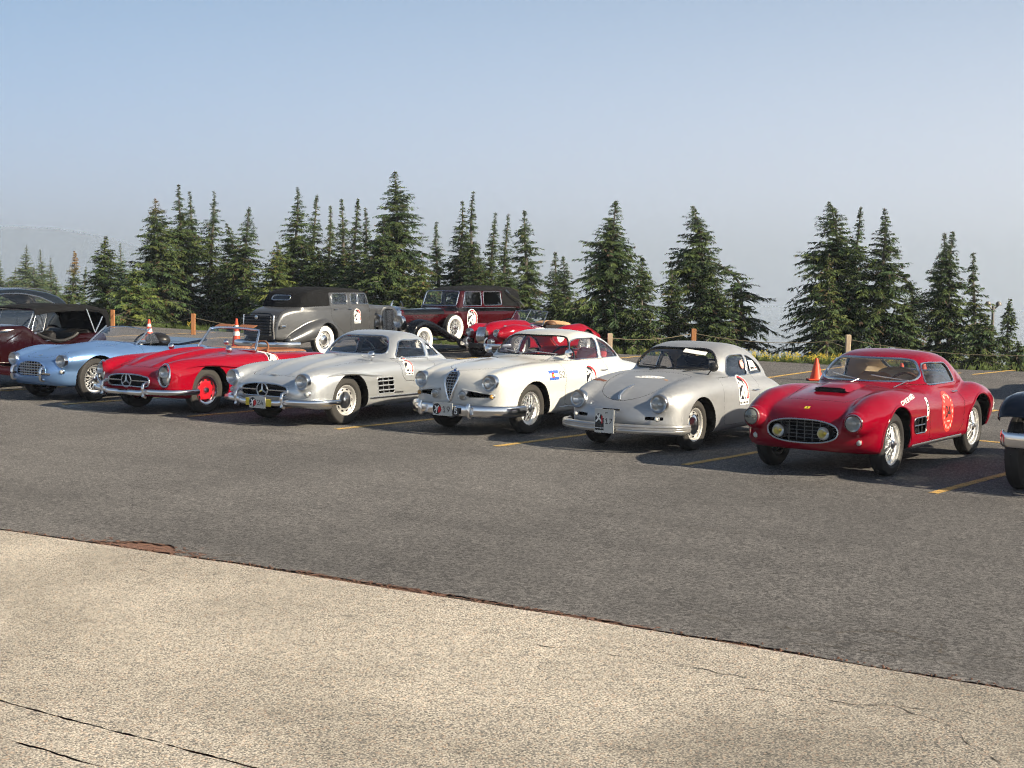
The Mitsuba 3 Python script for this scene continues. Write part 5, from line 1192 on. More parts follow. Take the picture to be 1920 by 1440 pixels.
    c.decal('bonnet_decal', [flat2d(sg.Polygon(ellipse(0, 0, .20, .06, 40)), 'm_white')] + [flat2d(circ(-.12 + .06 * k, .012 * (k % 2), .02), 'm_silverprint') for k in range(5)], 'T', (-.08, .02), .1)
    c.decal('rust_spot', [flat2d(spot(np.array([0, 0]), .04, .018, 7), 'm_rustlight')], 'T', (-.02, .28))
    n = c.last
    c.decal('window_roundel', [flat2d(circ(0, 0, .055), 'm_pinkprint'), text2d('17', .04, 'm_white')], 'L', (-1.41, .99), 0, 1.0, off=.004)
    c.decal('window_sticker', [flat2d(sg.Polygon([(-.12, -.05), (.12, -.05), (.02, .09), (-.12, .10)]), 'm_white'), flat2d(sg.box(-.10, -.03, .02, .0), 'm_ink'), flat2d(sg.box(.04, -.03, .09, -.01), 'm_redprint')], 'L', (-1.72, .945), 0, .9, off=.004)
    c.decal('windshield_banner', [flat2d(sg.Polygon([(-.01, -.016), (.30, -.05), (.30, -.01), (-.01, .025)]), 'm_white')], 'F', (.10, 1.165), 0, 1, off=.004)
    for f_ in 'LR':
        s_ = 1 if f_ == 'L' else -1
        p = c.on(f_, [(-1.40, .665), (-1.53, .665)], .022); c.add('door_handle', tube([p[0] - [0, .02 * s_, 0], p[0], p[1], p[1] - [0, .02 * s_, 0]], .009, 7), 'm_chrome')
    p = c.on('T', [(-.52, .60)], 0)[0]; q = p + [-.06, .05, .10]
    c.add('mirror', join([bar(p, q, .008), trimesh.creation.icosphere(2, 1).apply_transform(np.array([[.05, 0, 0, q[0]], [0, .065, 0, q[1]], [0, 0, .06, q[2]], [0, 0, 0, 1.0]]))]), 'm_seal', 40)
    for y0, y1 in ((.06, .46), (-.42, -.02)):
        a = c.on('T', [(-.50, y1 - .2)], .01)[0]; qq = np.linspace(0, 1, 6); c.add('wiper', tube(np.vstack([a, c.on('F', np.c_[y1 + (y0 - y1) * qq, .955 + .015 * qq], .012)]), .007, 5), 'm_seal')
    for x in (0, -2.1):
        for sd in (1, -1): wheel(c, x, .645 * sd, .315, .315, .150, .200, 'cap', sd, 'm_rubber_dusty')
    c.add('dashboard', box(-.92, -.74, -.58, .58, .70, .87, .05), 'm_paint_patina', 40)
    c.steering((-1.08, .33, .87), .20, 62)
    for y in (-.32, .32): c.seat(-1.75, y, .36, 'm_blackleather', .48, .58)
principled('m_bumper_silver', (0.50, 0.495, 0.485), 0.30, metal=0.75)
principled('m_rust', (0.12, 0.045, 0.03), 0.7)
principled('m_rustlight', (0.40, 0.26, 0.18), 0.7)
principled('m_silverprint', (0.45, 0.45, 0.46), 0.5)
patina_coupe()

# ---------------------------------------------------------------- light blue open two-seater
def blue_roadster():
    front = Chain([(.47, .565, .645, .125), (.3, .575, .65, .165), (0, .59, .655, .195), (-.4, .60, .635, .195), (-1.0, .57, .58, .18)])
    rear = Chain([(-1.4, .58, .56, .15), (-1.9, .60, .61, .195), (-2.3, .60, .62, .205), (-2.7, .53, .56, .17), (-2.95, .45, .48, .11)])
    D = body_field(deck=[(.80, .40), (.77, .56), (.72, .63), (.60, .69), (.46, .735), (0, .82), (-.46, .875), (-.8, .90), (-1.3, .87), (-2.2, .83), (-2.6, .76), (-2.9, .64), (-3.06, .48)],
        W=[(.80, .34), (.72, .46), (.55, .60), (.3, .69), (0, .73), (-.5, .735), (-1.3, .72), (-2.2, .75), (-2.7, .65), (-3.05, .35)],
        bot=[(.80, .34), (.7, .27), (.4, .24), (-.4, .22), (-2.3, .23), (-2.8, .32), (-3.06, .42)], crown=.16, zw=.48, tuck=.12, tumble=.35, k=.14, kb=.09, nose=(.76, .40, .5, .50), tail=(-3.04, .45, 1.0, .5),
        limbs=[(front, .05), (rear, .06)])
    c = Car('blue_roadster', 'light metallic blue open two seater with oval egg crate grille', 'car', (-7.21, 24.29, 0, -122.9), D, ((-3.15, .9), .88, (.15, 1.02)))
    c.arches([(0, .345), (-2.286, .345)], .385, .46)
    c.M = c.M - prism(rounded([(-1.05, -.50), (-1.95, -.52), (-2.05, -.38), (-2.05, .38), (-1.95, .52), (-1.05, .50)], .10), 'z', .35, 1.6)
    c.panel('bonnet', rounded([(.60, -.26), (-.80, -.44), (-.80, .44), (.60, .26)], .06), 'z', .6, 1.5, depth=1)
    for a, b in ((.45, 1.2), (-1.2, -.45)): c.panel('door', sg.Polygon([(-1.0, .88), (-1.0, .40), (-1.15, .34), (-1.65, .34), (-1.72, .45), (-1.70, .88)]), 'y', a, b, depth=1)
    g0 = [(-.34, .46), (-.31, .56), (-.18, .635), (.18, .635), (.31, .56), (.34, .46), (.30, .40), (-.30, .40)]; gp = rounded(g0, .08)
    c.M = c.M - prism(gp, 'x', .55, 1.2)
    for sd in (1, -1): headlamp(c, (.60, .568 * sd, .648), .104, yaw=.08 * sd)
    c.finish('m_paint_blue')
    c.add('grille_surround', tube(c.on('F', np.array(gp.exterior.coords)[:-1], 0), .009, 6, closed=True), 'm_paint_blue')
    for z in np.arange(.43, .63, .042):
        ln = sg.LineString([(-.5, z), (.5, z)]).intersection(gp); a, b = ln.bounds[0], ln.bounds[2]; y = np.linspace(a, b, 7); c.add('grille_bar', tube(np.c_[.745 - .5 * y * y, y, np.full(7, z)], .0085, 6), 'm_chrome')
    for y in np.arange(-.27, .28, .06):
        ln = sg.LineString([(y, 0), (y, 1)]).intersection(gp); c.add('grille_bar', bar([.725 - .5 * y * y, y, ln.bounds[1]], [.725 - .5 * y * y, y, ln.bounds[3]], .006), 'm_chrome_dull')
    for sd in (1, -1):
        p = c.on('F', [(.56 * sd, .48)], 0)[0]; lamp(c, tuple(p), .034, 'm_grey_lens', 'turn_signal', .03)
        c.add('overrider', tube(spline([(.74, .33 * sd, .345), (.80, .335 * sd, .36), (.815, .335 * sd, .45), (.80, .335 * sd, .53), (.74, .33 * sd, .555)], 14), .026, 10), 'm_chrome', 50)
        c.add('overrider_bracket', join([bar([.79, .335 * sd, .45], [.6, .44 * sd, .43], .018)]), 'm_seal')
        c.add('windshield_stay', bar([-.96, .56 * sd, .86], [-1.32, .53 * sd, 1.13], .014), 'm_chrome')
        c.add('side_screen', trimesh.Trimesh([(-1.0, .57 * sd, .87), (-1.33, .55 * sd, 1.12), (-1.48, .57 * sd, .87)], [(0, 1, 2)], process=False), 'm_glass', False)
    screen(c, (-.92, .895), (-1.20, 1.135), .22, .56, .53, .010, nose=.16)
    for y in (-.3, 0, .3): c.add('windshield_peg', bar([-.89, y, .89], [-.92, y, .90], .012), 'm_chrome')
    c.add('dashboard', box(-1.16, -1.02, -.50, .50, .68, .86, .04), 'm_blackleather', 40)
    c.steering((-1.36, .28, .84), .20, 60)
    for y in (-.27, .27): c.seat(-1.95, y, .32, 'm_blackleather', .42, .44)
    c.add('tonneau_cover', xf(box(-.35, .35, -.54, .54, -.02, .02, .018), np.array([[1, 0, .1, -2.3], [0, 1, 0, 0], [-.1, 0, 1, .855], [0, 0, 0, 1.0]])), 'm_paint_navy', 40)
    c.add('luggage', trimesh.creation.icosphere(3, 1).apply_transform(np.array([[.18, 0, 0, -1.75], [0, .24, 0, .25], [0, 0, .13, .90], [0, 0, 0, 1.0]])), 'm_blackleather', True)
    c.decal('nose_badge', [flat2d(circ(0, 0, .028), 'm_chrome_dull')], 'T', (.52, 0))
    c.decal('bonnet_strip', [flat2d(sg.box(-.004, -.22, .004, .22), 'm_chrome')], 'T', (-.55, .30), 1.5708)
    for x in (0, -2.286):
        for sd in (1, -1): wheel(c, x, .615 * sd, .345, .345, .160, .222, 'wire', sd)
gloss_paint('m_paint_navy', (0.010, 0.016, 0.034))
blue_roadster()
# ---------------------------------------------------------------- far row: pre-war cars, two-seater, crossover
metal_paint('m_paint_grey', (0.098, 0.101, 0.107), .32, .55)
gloss_paint('m_paint_burgundy', (0.080, 0.005, 0.010))
gloss_paint('m_paint_black', (0.007, 0.007, 0.009))
gloss_paint('m_paint_maroon', (0.038, 0.006, 0.008))
gloss_paint('m_paint_slate', (0.022, 0.030, 0.042))
def wing(path, y0, y1, crown=.05, skirt=.10, n=30):
    """a swept mudguard: path (x, z) of its crown, from y0 (inner) to y1 (outer edge)"""
    p = spline(path, n); t = np.gradient(p, axis=0); t /= np.linalg.norm(t, axis=1, keepdims=True); nn = np.c_[-t[:, 1], t[:, 0]]
    if nn[len(nn) // 3, 1] < 0: nn = -nn
    s_ = 1 if y1 > y0 else -1; w_ = abs(y1 - y0); u = np.array([0, .15, .35, .6, .8, .93, 1.0, 1.0]); h = np.array([-.02, .3, .75, 1, .8, .35, -.25, 0]) * crown; h[-1] = -skirt
    V = np.concatenate([np.stack([p[:, 0] + nn[:, 0] * b, np.full(n, y0 + s_ * w_ * a), p[:, 1] + nn[:, 1] * b], 1)[:, None] for a, b in zip(u, h)], 1)
    m = len(u); V2 = V.copy(); V2[:, :, 0] -= nn[:, None, 0] * .008; V2[:, :, 2] -= nn[:, None, 1] * .008
    F = []
    for i in range(n - 1):
        for j in range(m - 1):
            a = i * m + j; F += [(a, a + 1, a + m + 1), (a, a + m + 1, a + m)]
    F = np.array(F); F2 = F[:, ::-1] + n * m
    return trimesh.Trimesh(np.vstack([V.reshape(-1, 3), V2.reshape(-1, 3)]), np.vstack([F, F2]), process=False)
principled('m_tan_dark', (0.12, 0.06, 0.03), 0.6)
principled('m_rack', (0.10, 0.105, 0.115), 0.4, metal=0.6)
def grey_limousine():
    rear = Chain([(-2.72, .70, .42, .15), (-3.0, .715, .58, .20), (-3.35, .72, .66, .235), (-3.75, .715, .58, .22), (-4.2, .69, .44, .15), (-4.4, .67, .38, .10)])
    front = Chain([(.62, .68, .42, .14), (.45, .69, .56, .20), (.1, .70, .64, .24), (-.4, .70, .60, .22), (-.9, .68, .46, .15)])
    trunk = Chain([(-4.62, .0, .72, .20), (-4.35, .0, .86, .30), (-4.0, .0, .92, .30)])
    D = body_field(deck=[(.80, .80), (.74, 1.02), (.6, 1.10), (0, 1.15), (-.8, 1.19), (-1.4, 1.22), (-2.2, 1.21), (-3.6, 1.20), (-4.1, 1.17), (-4.45, 1.08), (-4.62, .90), (-4.72, .6)],
        W=[(.80, .18), (.6, .26), (0, .36), (-.8, .52), (-1.3, .68), (-2.0, .79), (-2.8, .81), (-3.5, .79), (-4.0, .68), (-4.4, .56), (-4.72, .46)],
        bot=[(.8, .40), (0, .36), (-3, .34), (-4.0, .34), (-4.72, .42)], crown=.05, zw=.75, tuck=.06, tumble=.25, k=.12, kb=.06, nose=(.82, .2, .3, .7), tail=(-4.72, .1, .5, .55), limbs=[(rear, .05), (front, .04)],
        gh=dict(prof=[(-1.38, 1.05), (-1.46, 1.20), (-1.60, 1.53), (-1.75, 1.585), (-2.3, 1.64), (-3.0, 1.65), (-3.5, 1.615), (-3.85, 1.53), (-4.02, 1.36), (-4.12, 1.15), (-4.2, .95)], half=[(-1.3, .68), (-1.8, .73), (-3.2, .735), (-3.8, .68), (-4.15, .60)], wc=.05, wr=.30, rc=.06, belt=1.20, tg=.16, k=.10), kg=.03)
    c = Car('grey_limousine', 'metallic grey vintage convertible sedan seen from behind, black roof, whitewall tyres', 'car', (-3.34, 39.6, .04, 55.5), D, ((-4.85, .92), 1.0, (.2, 1.72)), h=.034)
    c.arches([(0, .40), (-3.3, .40)], .40, .55)
    c.hollow(-3.9, -1.30, .66, .55, .04)
    c.panel('soft_top', [(-1.35, 1.56), (-1.62, 1.515), (-3.05, 1.515), (-3.05, 1.20), (-4.16, 1.165), (-4.3, 1.30), (-4.3, 1.8), (-1.35, 1.8)], 'y', -1.2, 1.2, .003, mat='m_canvas')
    for a, b in ((.3, 1.2), (-1.2, -.3)):
        c.panel('door', [(-2.34, 1.505), (-3.03, 1.505), (-3.03, 1.19), (-3.06, .95), (-2.95, .75), (-2.62, .55), (-2.34, .46)], 'y', a, b, .005)
        c.panel('door', [(-1.66, 1.505), (-2.31, 1.505), (-2.31, .46), (-1.55, .46), (-1.50, 1.19)], 'y', a, b, .005)
        c.glass('side_window', rounded([(-2.40, 1.235), (-2.40, 1.485), (-2.97, 1.485), (-2.98, 1.235)], .04), 'y', a, b, 'm_chrome_dull', .011)
        c.glass('side_window', rounded([(-2.02, 1.235), (-2.02, 1.485), (-2.26, 1.485), (-2.26, 1.235)], .02), 'y', a, b, 'm_chrome_dull', .010)
        c.glass('side_window', rounded([(-1.58, 1.235), (-1.68, 1.485), (-1.97, 1.485), (-1.97, 1.235)], .02), 'y', a, b, 'm_chrome_dull', .010)
    c.glass('windshield', rounded([(-.55, 1.24), (-.52, 1.50), (.52, 1.50), (.55, 1.24)], .03), 'x', -1.66, 0, 'm_chrome', .012)
    c.glass('rear_window', rounded([(-.30, 1.335), (-.29, 1.445), (.29, 1.445), (.30, 1.335)], .035), 'x', -5, -3.6, 'm_chrome', .014)
    c.panel('boot_lid', rounded([(-4.16, -.46), (-4.9, -.44), (-4.9, .44), (-4.16, .46)], .05), 'z', .70, 1.5, depth=1)
    c.finish('m_paint_grey')
    for k in range(7): c.add('luggage_rack__rail', tube(spline([(-4.60, -.44, .52 + .07 * k), (-4.83 + .006 * k, -.42, .52 + .07 * k), (-4.83 + .006 * k, .42, .52 + .07 * k), (-4.60, .44, .52 + .07 * k)], 12), .012, 6), 'm_rack')
    c.add('luggage_rack', join([box(-4.80, -4.77, -.42, .42, .50, .97), tube(spline([(-4.75, -.46, .50), (-4.74, -.47, .9), (-4.70, -.30, 1.02), (-4.70, .30, 1.02), (-4.74, .47, .9), (-4.75, .46, .50)], 20), .016, 6)]), 'm_paint_slate', 40)
    c.add('rack_emblem', lathe([(1e-3, -.02), (.045, -.012), (.055, 0)], 16, 'x').apply_translation((-4.83, 0, .93)), 'm_chrome_dull', 40)
    for sd in (1, -1):
        c.add('rack_bar', tube([(-4.72, .47 * sd, .42), (-4.76, .48 * sd, .7), (-4.74, .48 * sd, .98)], .022, 8), 'm_chrome')
        c.add('tail_lamp', tube([(-4.45, .56 * sd, .72), (-4.60, .58 * sd, .72)], .035, 8), 'm_chrome'); 
    c.add('rear_bumper', sweep(spline([(-4.3, .90, .30), (-4.62, .86, .30), (-4.86, .55, .30), (-4.93, 0, .30), (-4.86, -.55, .30), (-4.62, -.86, .30), (-4.3, -.90, .30)], 30), csec(.035, .07)), 'm_chrome', 50)
    for f_ in 'LR':
        s_ = 1 if f_ == 'L' else -1
        for x in (-2.95, -2.42):
            p = c.on(f_, [(x, 1.10), (x + .11, 1.10)], .03); c.add('door_handle', tube([p[0] - [0, .03 * s_, 0], p[0], p[1]], .012, 6), 'm_chrome')
    c.decal('door_emblem', emblem(), 'R', (-2.08, .90), 0, 1.25)
    hood = c.add('bonnet_mascot', tube(spline([(.70, 0, 1.08), (.68, 0, 1.18), (.60, 0, 1.25)], 8), .02, 6), 'm_chrome', 40)
    for x in (0, -3.3):
        for sd in (1, -1): wheel(c, x, .72 * sd, .375, .375, .17, .215, 'capw', sd, white=True)
    c.add('steering_wheel', tube(np.c_[np.full(24, -1.95), .38 + .2 * np.cos(np.arange(24) / 24 * 6.283), 1.15 + .19 * np.sin(np.arange(24) / 24 * 6.283)], .015, 6, closed=True), 'm_seal')
    for x in (-2.35, -3.5): c.add('seat', box(x - .12, x + .12, -.62, .62, .75, 1.18, .06), 'm_redleather', 40)
def burgundy_limousine():
    D = body_field(deck=[(.42, .85), (.36, 1.12), (.30, 1.16), (-.3, 1.17), (-1.0, 1.18), (-1.5, 1.19), (-2.2, 1.17), (-3.4, 1.17), (-4.1, 1.15), (-4.4, 1.02), (-4.55, .8)],
        W=[(.42, .26), (0, .32), (-.6, .40), (-1.2, .52), (-1.7, .68), (-2.4, .74), (-3.4, .74), (-4.1, .68), (-4.5, .55)],
        bot=[(.4, .50), (-1, .46), (-3.4, .46), (-4.55, .55)], crown=.16, zw=.85, tuck=.04, tumble=.12, k=.10, kb=.05, nose=(.40, .05, .02, .8), tail=(-4.52, .15, .3, .85),
        gh=dict(prof=[(-1.42, 1.05), (-1.50, 1.18), (-1.74, 1.63), (-1.9, 1.675), (-2.5, 1.735), (-3.3, 1.76), (-3.9, 1.735), (-4.30, 1.66), (-4.47, 1.48), (-4.52, 1.2), (-4.55, 1.05)], half=[(-1.4, .62), (-1.9, .69), (-3.4, .70), (-4.2, .65), (-4.5, .56)], wc=.08, wr=.15, rc=.07, belt=1.18, tg=.12, k=.10), kg=.02)
    c = Car('burgundy_limousine', 'burgundy and black vintage convertible sedan with whitewall spare wheel on its flank', 'car', (-2.86, 38.34, -.02, -126.0), D, ((-4.7, .55), .90, (.38, 1.83)), h=.034)
    c.hollow(-4.2, -1.30, .60, .60, .04)
    c.panel('soft_top', [(-1.5, 1.66), (-1.78, 1.62), (-3.42, 1.62), (-3.42, 1.20), (-4.8, 1.17), (-4.8, 1.9), (-1.5, 1.9)], 'y', -1.2, 1.2, .003, mat='m_canvas')
    c.panel('bonnet', [(.20, -.55), (-1.15, -.60), (-1.15, .60), (.20, .55)], 'z', 1.02, 1.5, .004, depth=1, mat='m_paint_black')
    for a, b in ((.3, 1.2), (-1.2, -.3)):
        c.panel('belt_band', [(-1.2, 1.10), (-4.45, 1.06), (-4.45, 1.155), (-1.2, 1.20)], 'y', a, b, .002, depth=1, mat='m_paint_black')
        c.panel('door', [(-1.60, 1.09), (-2.52, 1.085), (-2.52, .50), (-1.60, .50)], 'y', a, b, .005, depth=1)
        c.panel('door', [(-2.56, 1.085), (-3.40, 1.08), (-3.40, .80), (-3.15, .50), (-2.56, .50)], 'y', a, b, .005, depth=1)
        c.glass('side_window', rounded([(-1.72, 1.24), (-1.84, 1.60), (-2.50, 1.60), (-2.50, 1.24)], .02), 'y', a, b, 'm_chrome', .012)
        c.glass('side_window', rounded([(-2.60, 1.24), (-2.60, 1.60), (-3.36, 1.60), (-3.38, 1.24)], .02), 'y', a, b, 'm_chrome', .012)
    c.glass('windshield', rounded([(-.56, 1.23), (-.54, 1.61), (.54, 1.61), (.56, 1.23)], .03), 'x', -1.82, 0, 'm_chrome', .014)
    c.finish('m_paint_burgundy')
    for sd in (1, -1):
        c.add('mudguard', wing([(.50, .36), (.47, .60), (.32, .80), (.08, .87), (-.2, .84), (-.65, .68), (-1.15, .46), (-1.6, .34), (-2.1, .30)], .40 * sd, .86 * sd, .055, .10, 36), 'm_paint_black', 50)
        c.add('running_board', box(-3.05, -1.9, *sorted((.50 * sd, .85 * sd)), .27, .31, .01), 'm_paint_black', 30)
        c.add('mudguard', wing([(-3.0, .30), (-3.15, .60), (-3.4, .80), (-3.7, .84), (-4.05, .72), (-4.3, .48), (-4.36, .36)], .45 * sd, .86 * sd, .055, .10, 30), 'm_paint_black', 50)
        headlamp(c, (.50, .36 * sd, .86), .155, part='headlight', rw=.12)
        n = c.add('headlight_shell', lathe([(.155, -.02), (.15, -.08), (.12, -.16), (.06, -.22), (1e-3, -.24)], 24, 'x').apply_translation((.50, .36 * sd, .86)), 'm_chrome', 50)
        c.add('headlight_bracket', bar([.38, .36 * sd, .50], [.42, .36 * sd, .74], .02), 'm_chrome_dull')
        wheel(c, -1.20, .76 * sd, .67, .365, .16, .235, 'wire', sd, white=True, part='spare_wheel')
        c.add('bonnet_louvers', join([box(-.95 + .05 * k, -.93 + .05 * k, *sorted(((.41 + .004 * (19 - k)) * sd, (.425 + .004 * (19 - k)) * sd)), .965, .985) for k in range(20)]), 'm_chrome_dull', False)
        c.add('landau_iron', tube(spline([(-3.56, .70 * sd, 1.64), (-3.75, .74 * sd, 1.50), (-4.1, .74 * sd, 1.36), (-4.40, .72 * sd, 1.16)], 14), .018, 6), 'm_chrome')
        c.add('belt_strip', tube(c.on('L' if sd > 0 else 'R', np.linspace([-1.55, 1.20], [-4.1, 1.165], 18), .004), .010, 6), 'm_chrome')
    sh = np.array([(-.27, .52), (-.29, .90), (-.27, 1.10), (-.18, 1.20), (0, 1.24), (.18, 1.20), (.27, 1.10), (.29, .90), (.27, .52)])[::-1]
    r0, r1 = prism(sg.Polygon(sh), 'x', .24, .46), prism(sg.Polygon(sh).buffer(-.055), 'x', .40, .70)
    V, F = tri(r0 - r1); c.add('radiator_shell', trimesh.Trimesh(V, F, process=False), 'm_chrome', 40)
    c.add('radiator_core', box(.40, .41, -.24, .24, .54, 1.16), 'm_grille_dark', False)
    for k in range(11): c.add('radiator_shutter', bar([.43, -.20 + .04 * k, .56], [.43, -.20 + .04 * k, 1.14], .009), 'm_chrome_dull')
    c.add('mascot', join([tube(spline([(.36, 0, 1.24), (.34, 0, 1.33), (.28, 0, 1.38)], 8), np.linspace(.022, .008, 8), 8), tube([(.34, -.05, 1.30), (.34, .05, 1.30)], .01, 6)]), 'm_chrome', 40)
    for z in (.42, .49): c.add('front_bumper', sweep(spline([(.55, -.86, z), (.78, -.6, z), (.82, 0, z), (.78, .6, z), (.55, .86, z)], 24), csec(.012, .028)), 'm_chrome', 40)
    c.add('dashboard', box(-1.75, -1.62, -.55, .55, .95, 1.14, .03), 'm_wood', 40)
    c.steering((-2.0, .30, 1.18), .21, 60)
    for x in (-2.5, -3.7): c.add('seat', box(x - .12, x + .12, -.56, .56, .75, 1.22, .06), 'm_blackleather', 40)
    c.decal('door_emblem', emblem(), 'L', (-2.06, .86), 0, 1.7)
    for x in (0, -3.6):
        for sd in (1, -1): wheel(c, x, .70 * sd, .38, .38, .17, .240, 'wire', sd, white=True)
def far_roadster():
    front = Chain([(.52, .50, .64, .10), (.38, .53, .66, .15), (.1, .57, .67, .20), (-.3, .60, .64, .21), (-.8, .62, .56, .19), (-1.4, .62, .50, .17)])
    rear = Chain([(-1.55, .62, .56, .16), (-2.0, .64, .62, .21), (-2.45, .62, .62, .235), (-2.9, .55, .54, .21), (-3.4, .42, .46, .14)])
    hoodl = Chain([(.48, 0, .66, .15), (.2, 0, .70, .22), (-.3, 0, .70, .26), (-.9, 0, .66, .29)])
    D = body_field(deck=[(.60, .50), (.50, .66), (.3, .72), (-.4, .80), (-1.0, .84), (-1.6, .82), (-2.4, .82), (-3.0, .74), (-3.5, .56), (-3.72, .40)],
        W=[(.60, .25), (.4, .45), (0, .68), (-.6, .78), (-1.5, .79), (-2.5, .80), (-3.1, .68), (-3.6, .40)], bot=[(.6, .36), (.2, .28), (-2.6, .27), (-3.7, .38)], crown=.30, zw=.5, tuck=.1, tumble=.4, k=.12, kb=.09,
        nose=(.58, .7, .4, .55), tail=(-3.68, .8, .8, .45), limbs=[(front, .05), (hoodl, .06), (rear, .07)])
    c = Car('red_roadster', 'red open two seater with tall slatted grille and tan folded hood in the far row', 'car', (-.37, 37.4, -.04, -131.0), D, ((-3.8, .75), .95, (.2, 1.02)), h=.032)
    c.arches([(0, .345), (-2.59, .345)], .37, .45)
    c.M = c.M - prism(rounded([(-1.15, -.50), (-2.05, -.54), (-2.05, .54), (-1.15, .50)], .10), 'z', .38, 1.6)
    for sd in (1, -1): headlamp(c, (.575, .46 * sd, .66), .098)
    c.finish('m_paint_red')
    for k in range(11):
        y = -.13 + .026 * k; c.add('grille_slat', tube(spline([(.60 - .6 * y * y, y * .6, .38), (.665 - .6 * y * y, y, .56), (.58 - .6 * y * y, y * .85, .80)], 8), .010, 6), 'm_chrome')
    c.add('grille_backing', xf(lathe([(.18, -.25), (.18, 0), (.12, .03), (1e-3, .04)], 24, 'x'), np.array([[1, 0, 0, .575], [0, .9, 0, 0], [0, 0, 1.2, .58], [0, 0, 0, 1.0]])), 'm_grille_dark', True)
    c.add('front_bumper', sweep(spline([(.40, -.78, .37), (.66, -.62, .37), (.78, 0, .37), (.66, .62, .37), (.40, .78, .37)], 24), csec(.025, .045)), 'm_chrome', 40)
    for sd in (1, -1):
        c.add('overrider', tube([(.78, .30 * sd, .28), (.83, .30 * sd, .36), (.82, .30 * sd, .50), (.74, .30 * sd, .54)], .028, 8), 'm_chrome', 50)
        headlamp(c, (.74, .40 * sd, .46), .07, part='fog_lamp')
        c.add('windshield_post', bar([-1.05, .56 * sd, .82], [-1.30, .53 * sd, 1.17], .014), 'm_chrome')
        c.add('mudguard_lamp', lathe([(1e-3, .05), (.018, .03), (.02, -.03), (1e-3, -.05)], 12, 'x').apply_translation((.36, .55 * sd, .84)), 'm_chrome', 40)
        G = np.array([(-1.00, 0, .86), (-1.05, .56 * sd, .83), (-1.30, .53 * sd, 1.16), (-1.26, 0, 1.20)]); c.add('windshield', trimesh.Trimesh(G, [(0, 1, 2), (0, 2, 3)], process=False), 'm_glass', False)
        c.add('windshield__frame', tube(G, .010, 6, closed=True), 'm_chrome')
    c.add('number_plate', box(.80, .81, -.25, .25, .30, .41), 'm_ink', False); 
    c.add('folded_hood', join([xf(trimesh.creation.icosphere(3, 1), np.array([[.30, 0, 0, -2.12], [0, .56, 0, 0], [0, 0, .085, .835], [0, 0, 0, 1.0]]))]), 'm_tan_light', True)
    c.add('luggage', trimesh.creation.icosphere(3, 1).apply_transform(np.array([[.14, 0, 0, -1.75], [0, .16, 0, .25], [0, 0, .09, .84], [0, 0, 0, 1.0]])), 'm_tan_dark', True)
    c.add('cockpit_side', box(-1.95, -1.2, .53, .56, .74, .83, .01), 'm_blackleather', 30)
    mirror(c, (-.72, .50), 'T', .07, .05)
    c.decal('fender_panel', [flat2d(sg.box(-.22, -.035, .22, .035), 'm_white')], 'L', (-.95, .73))
    c.decal('door_roundel', [flat2d(circ(0, 0, .15), 'm_white')], 'L', (-1.5, .55))
    for x in (0, -2.59):
        for sd in (1, -1): wheel(c, x, .655 * sd, .345, .345, .16, .215, 'wire', sd)
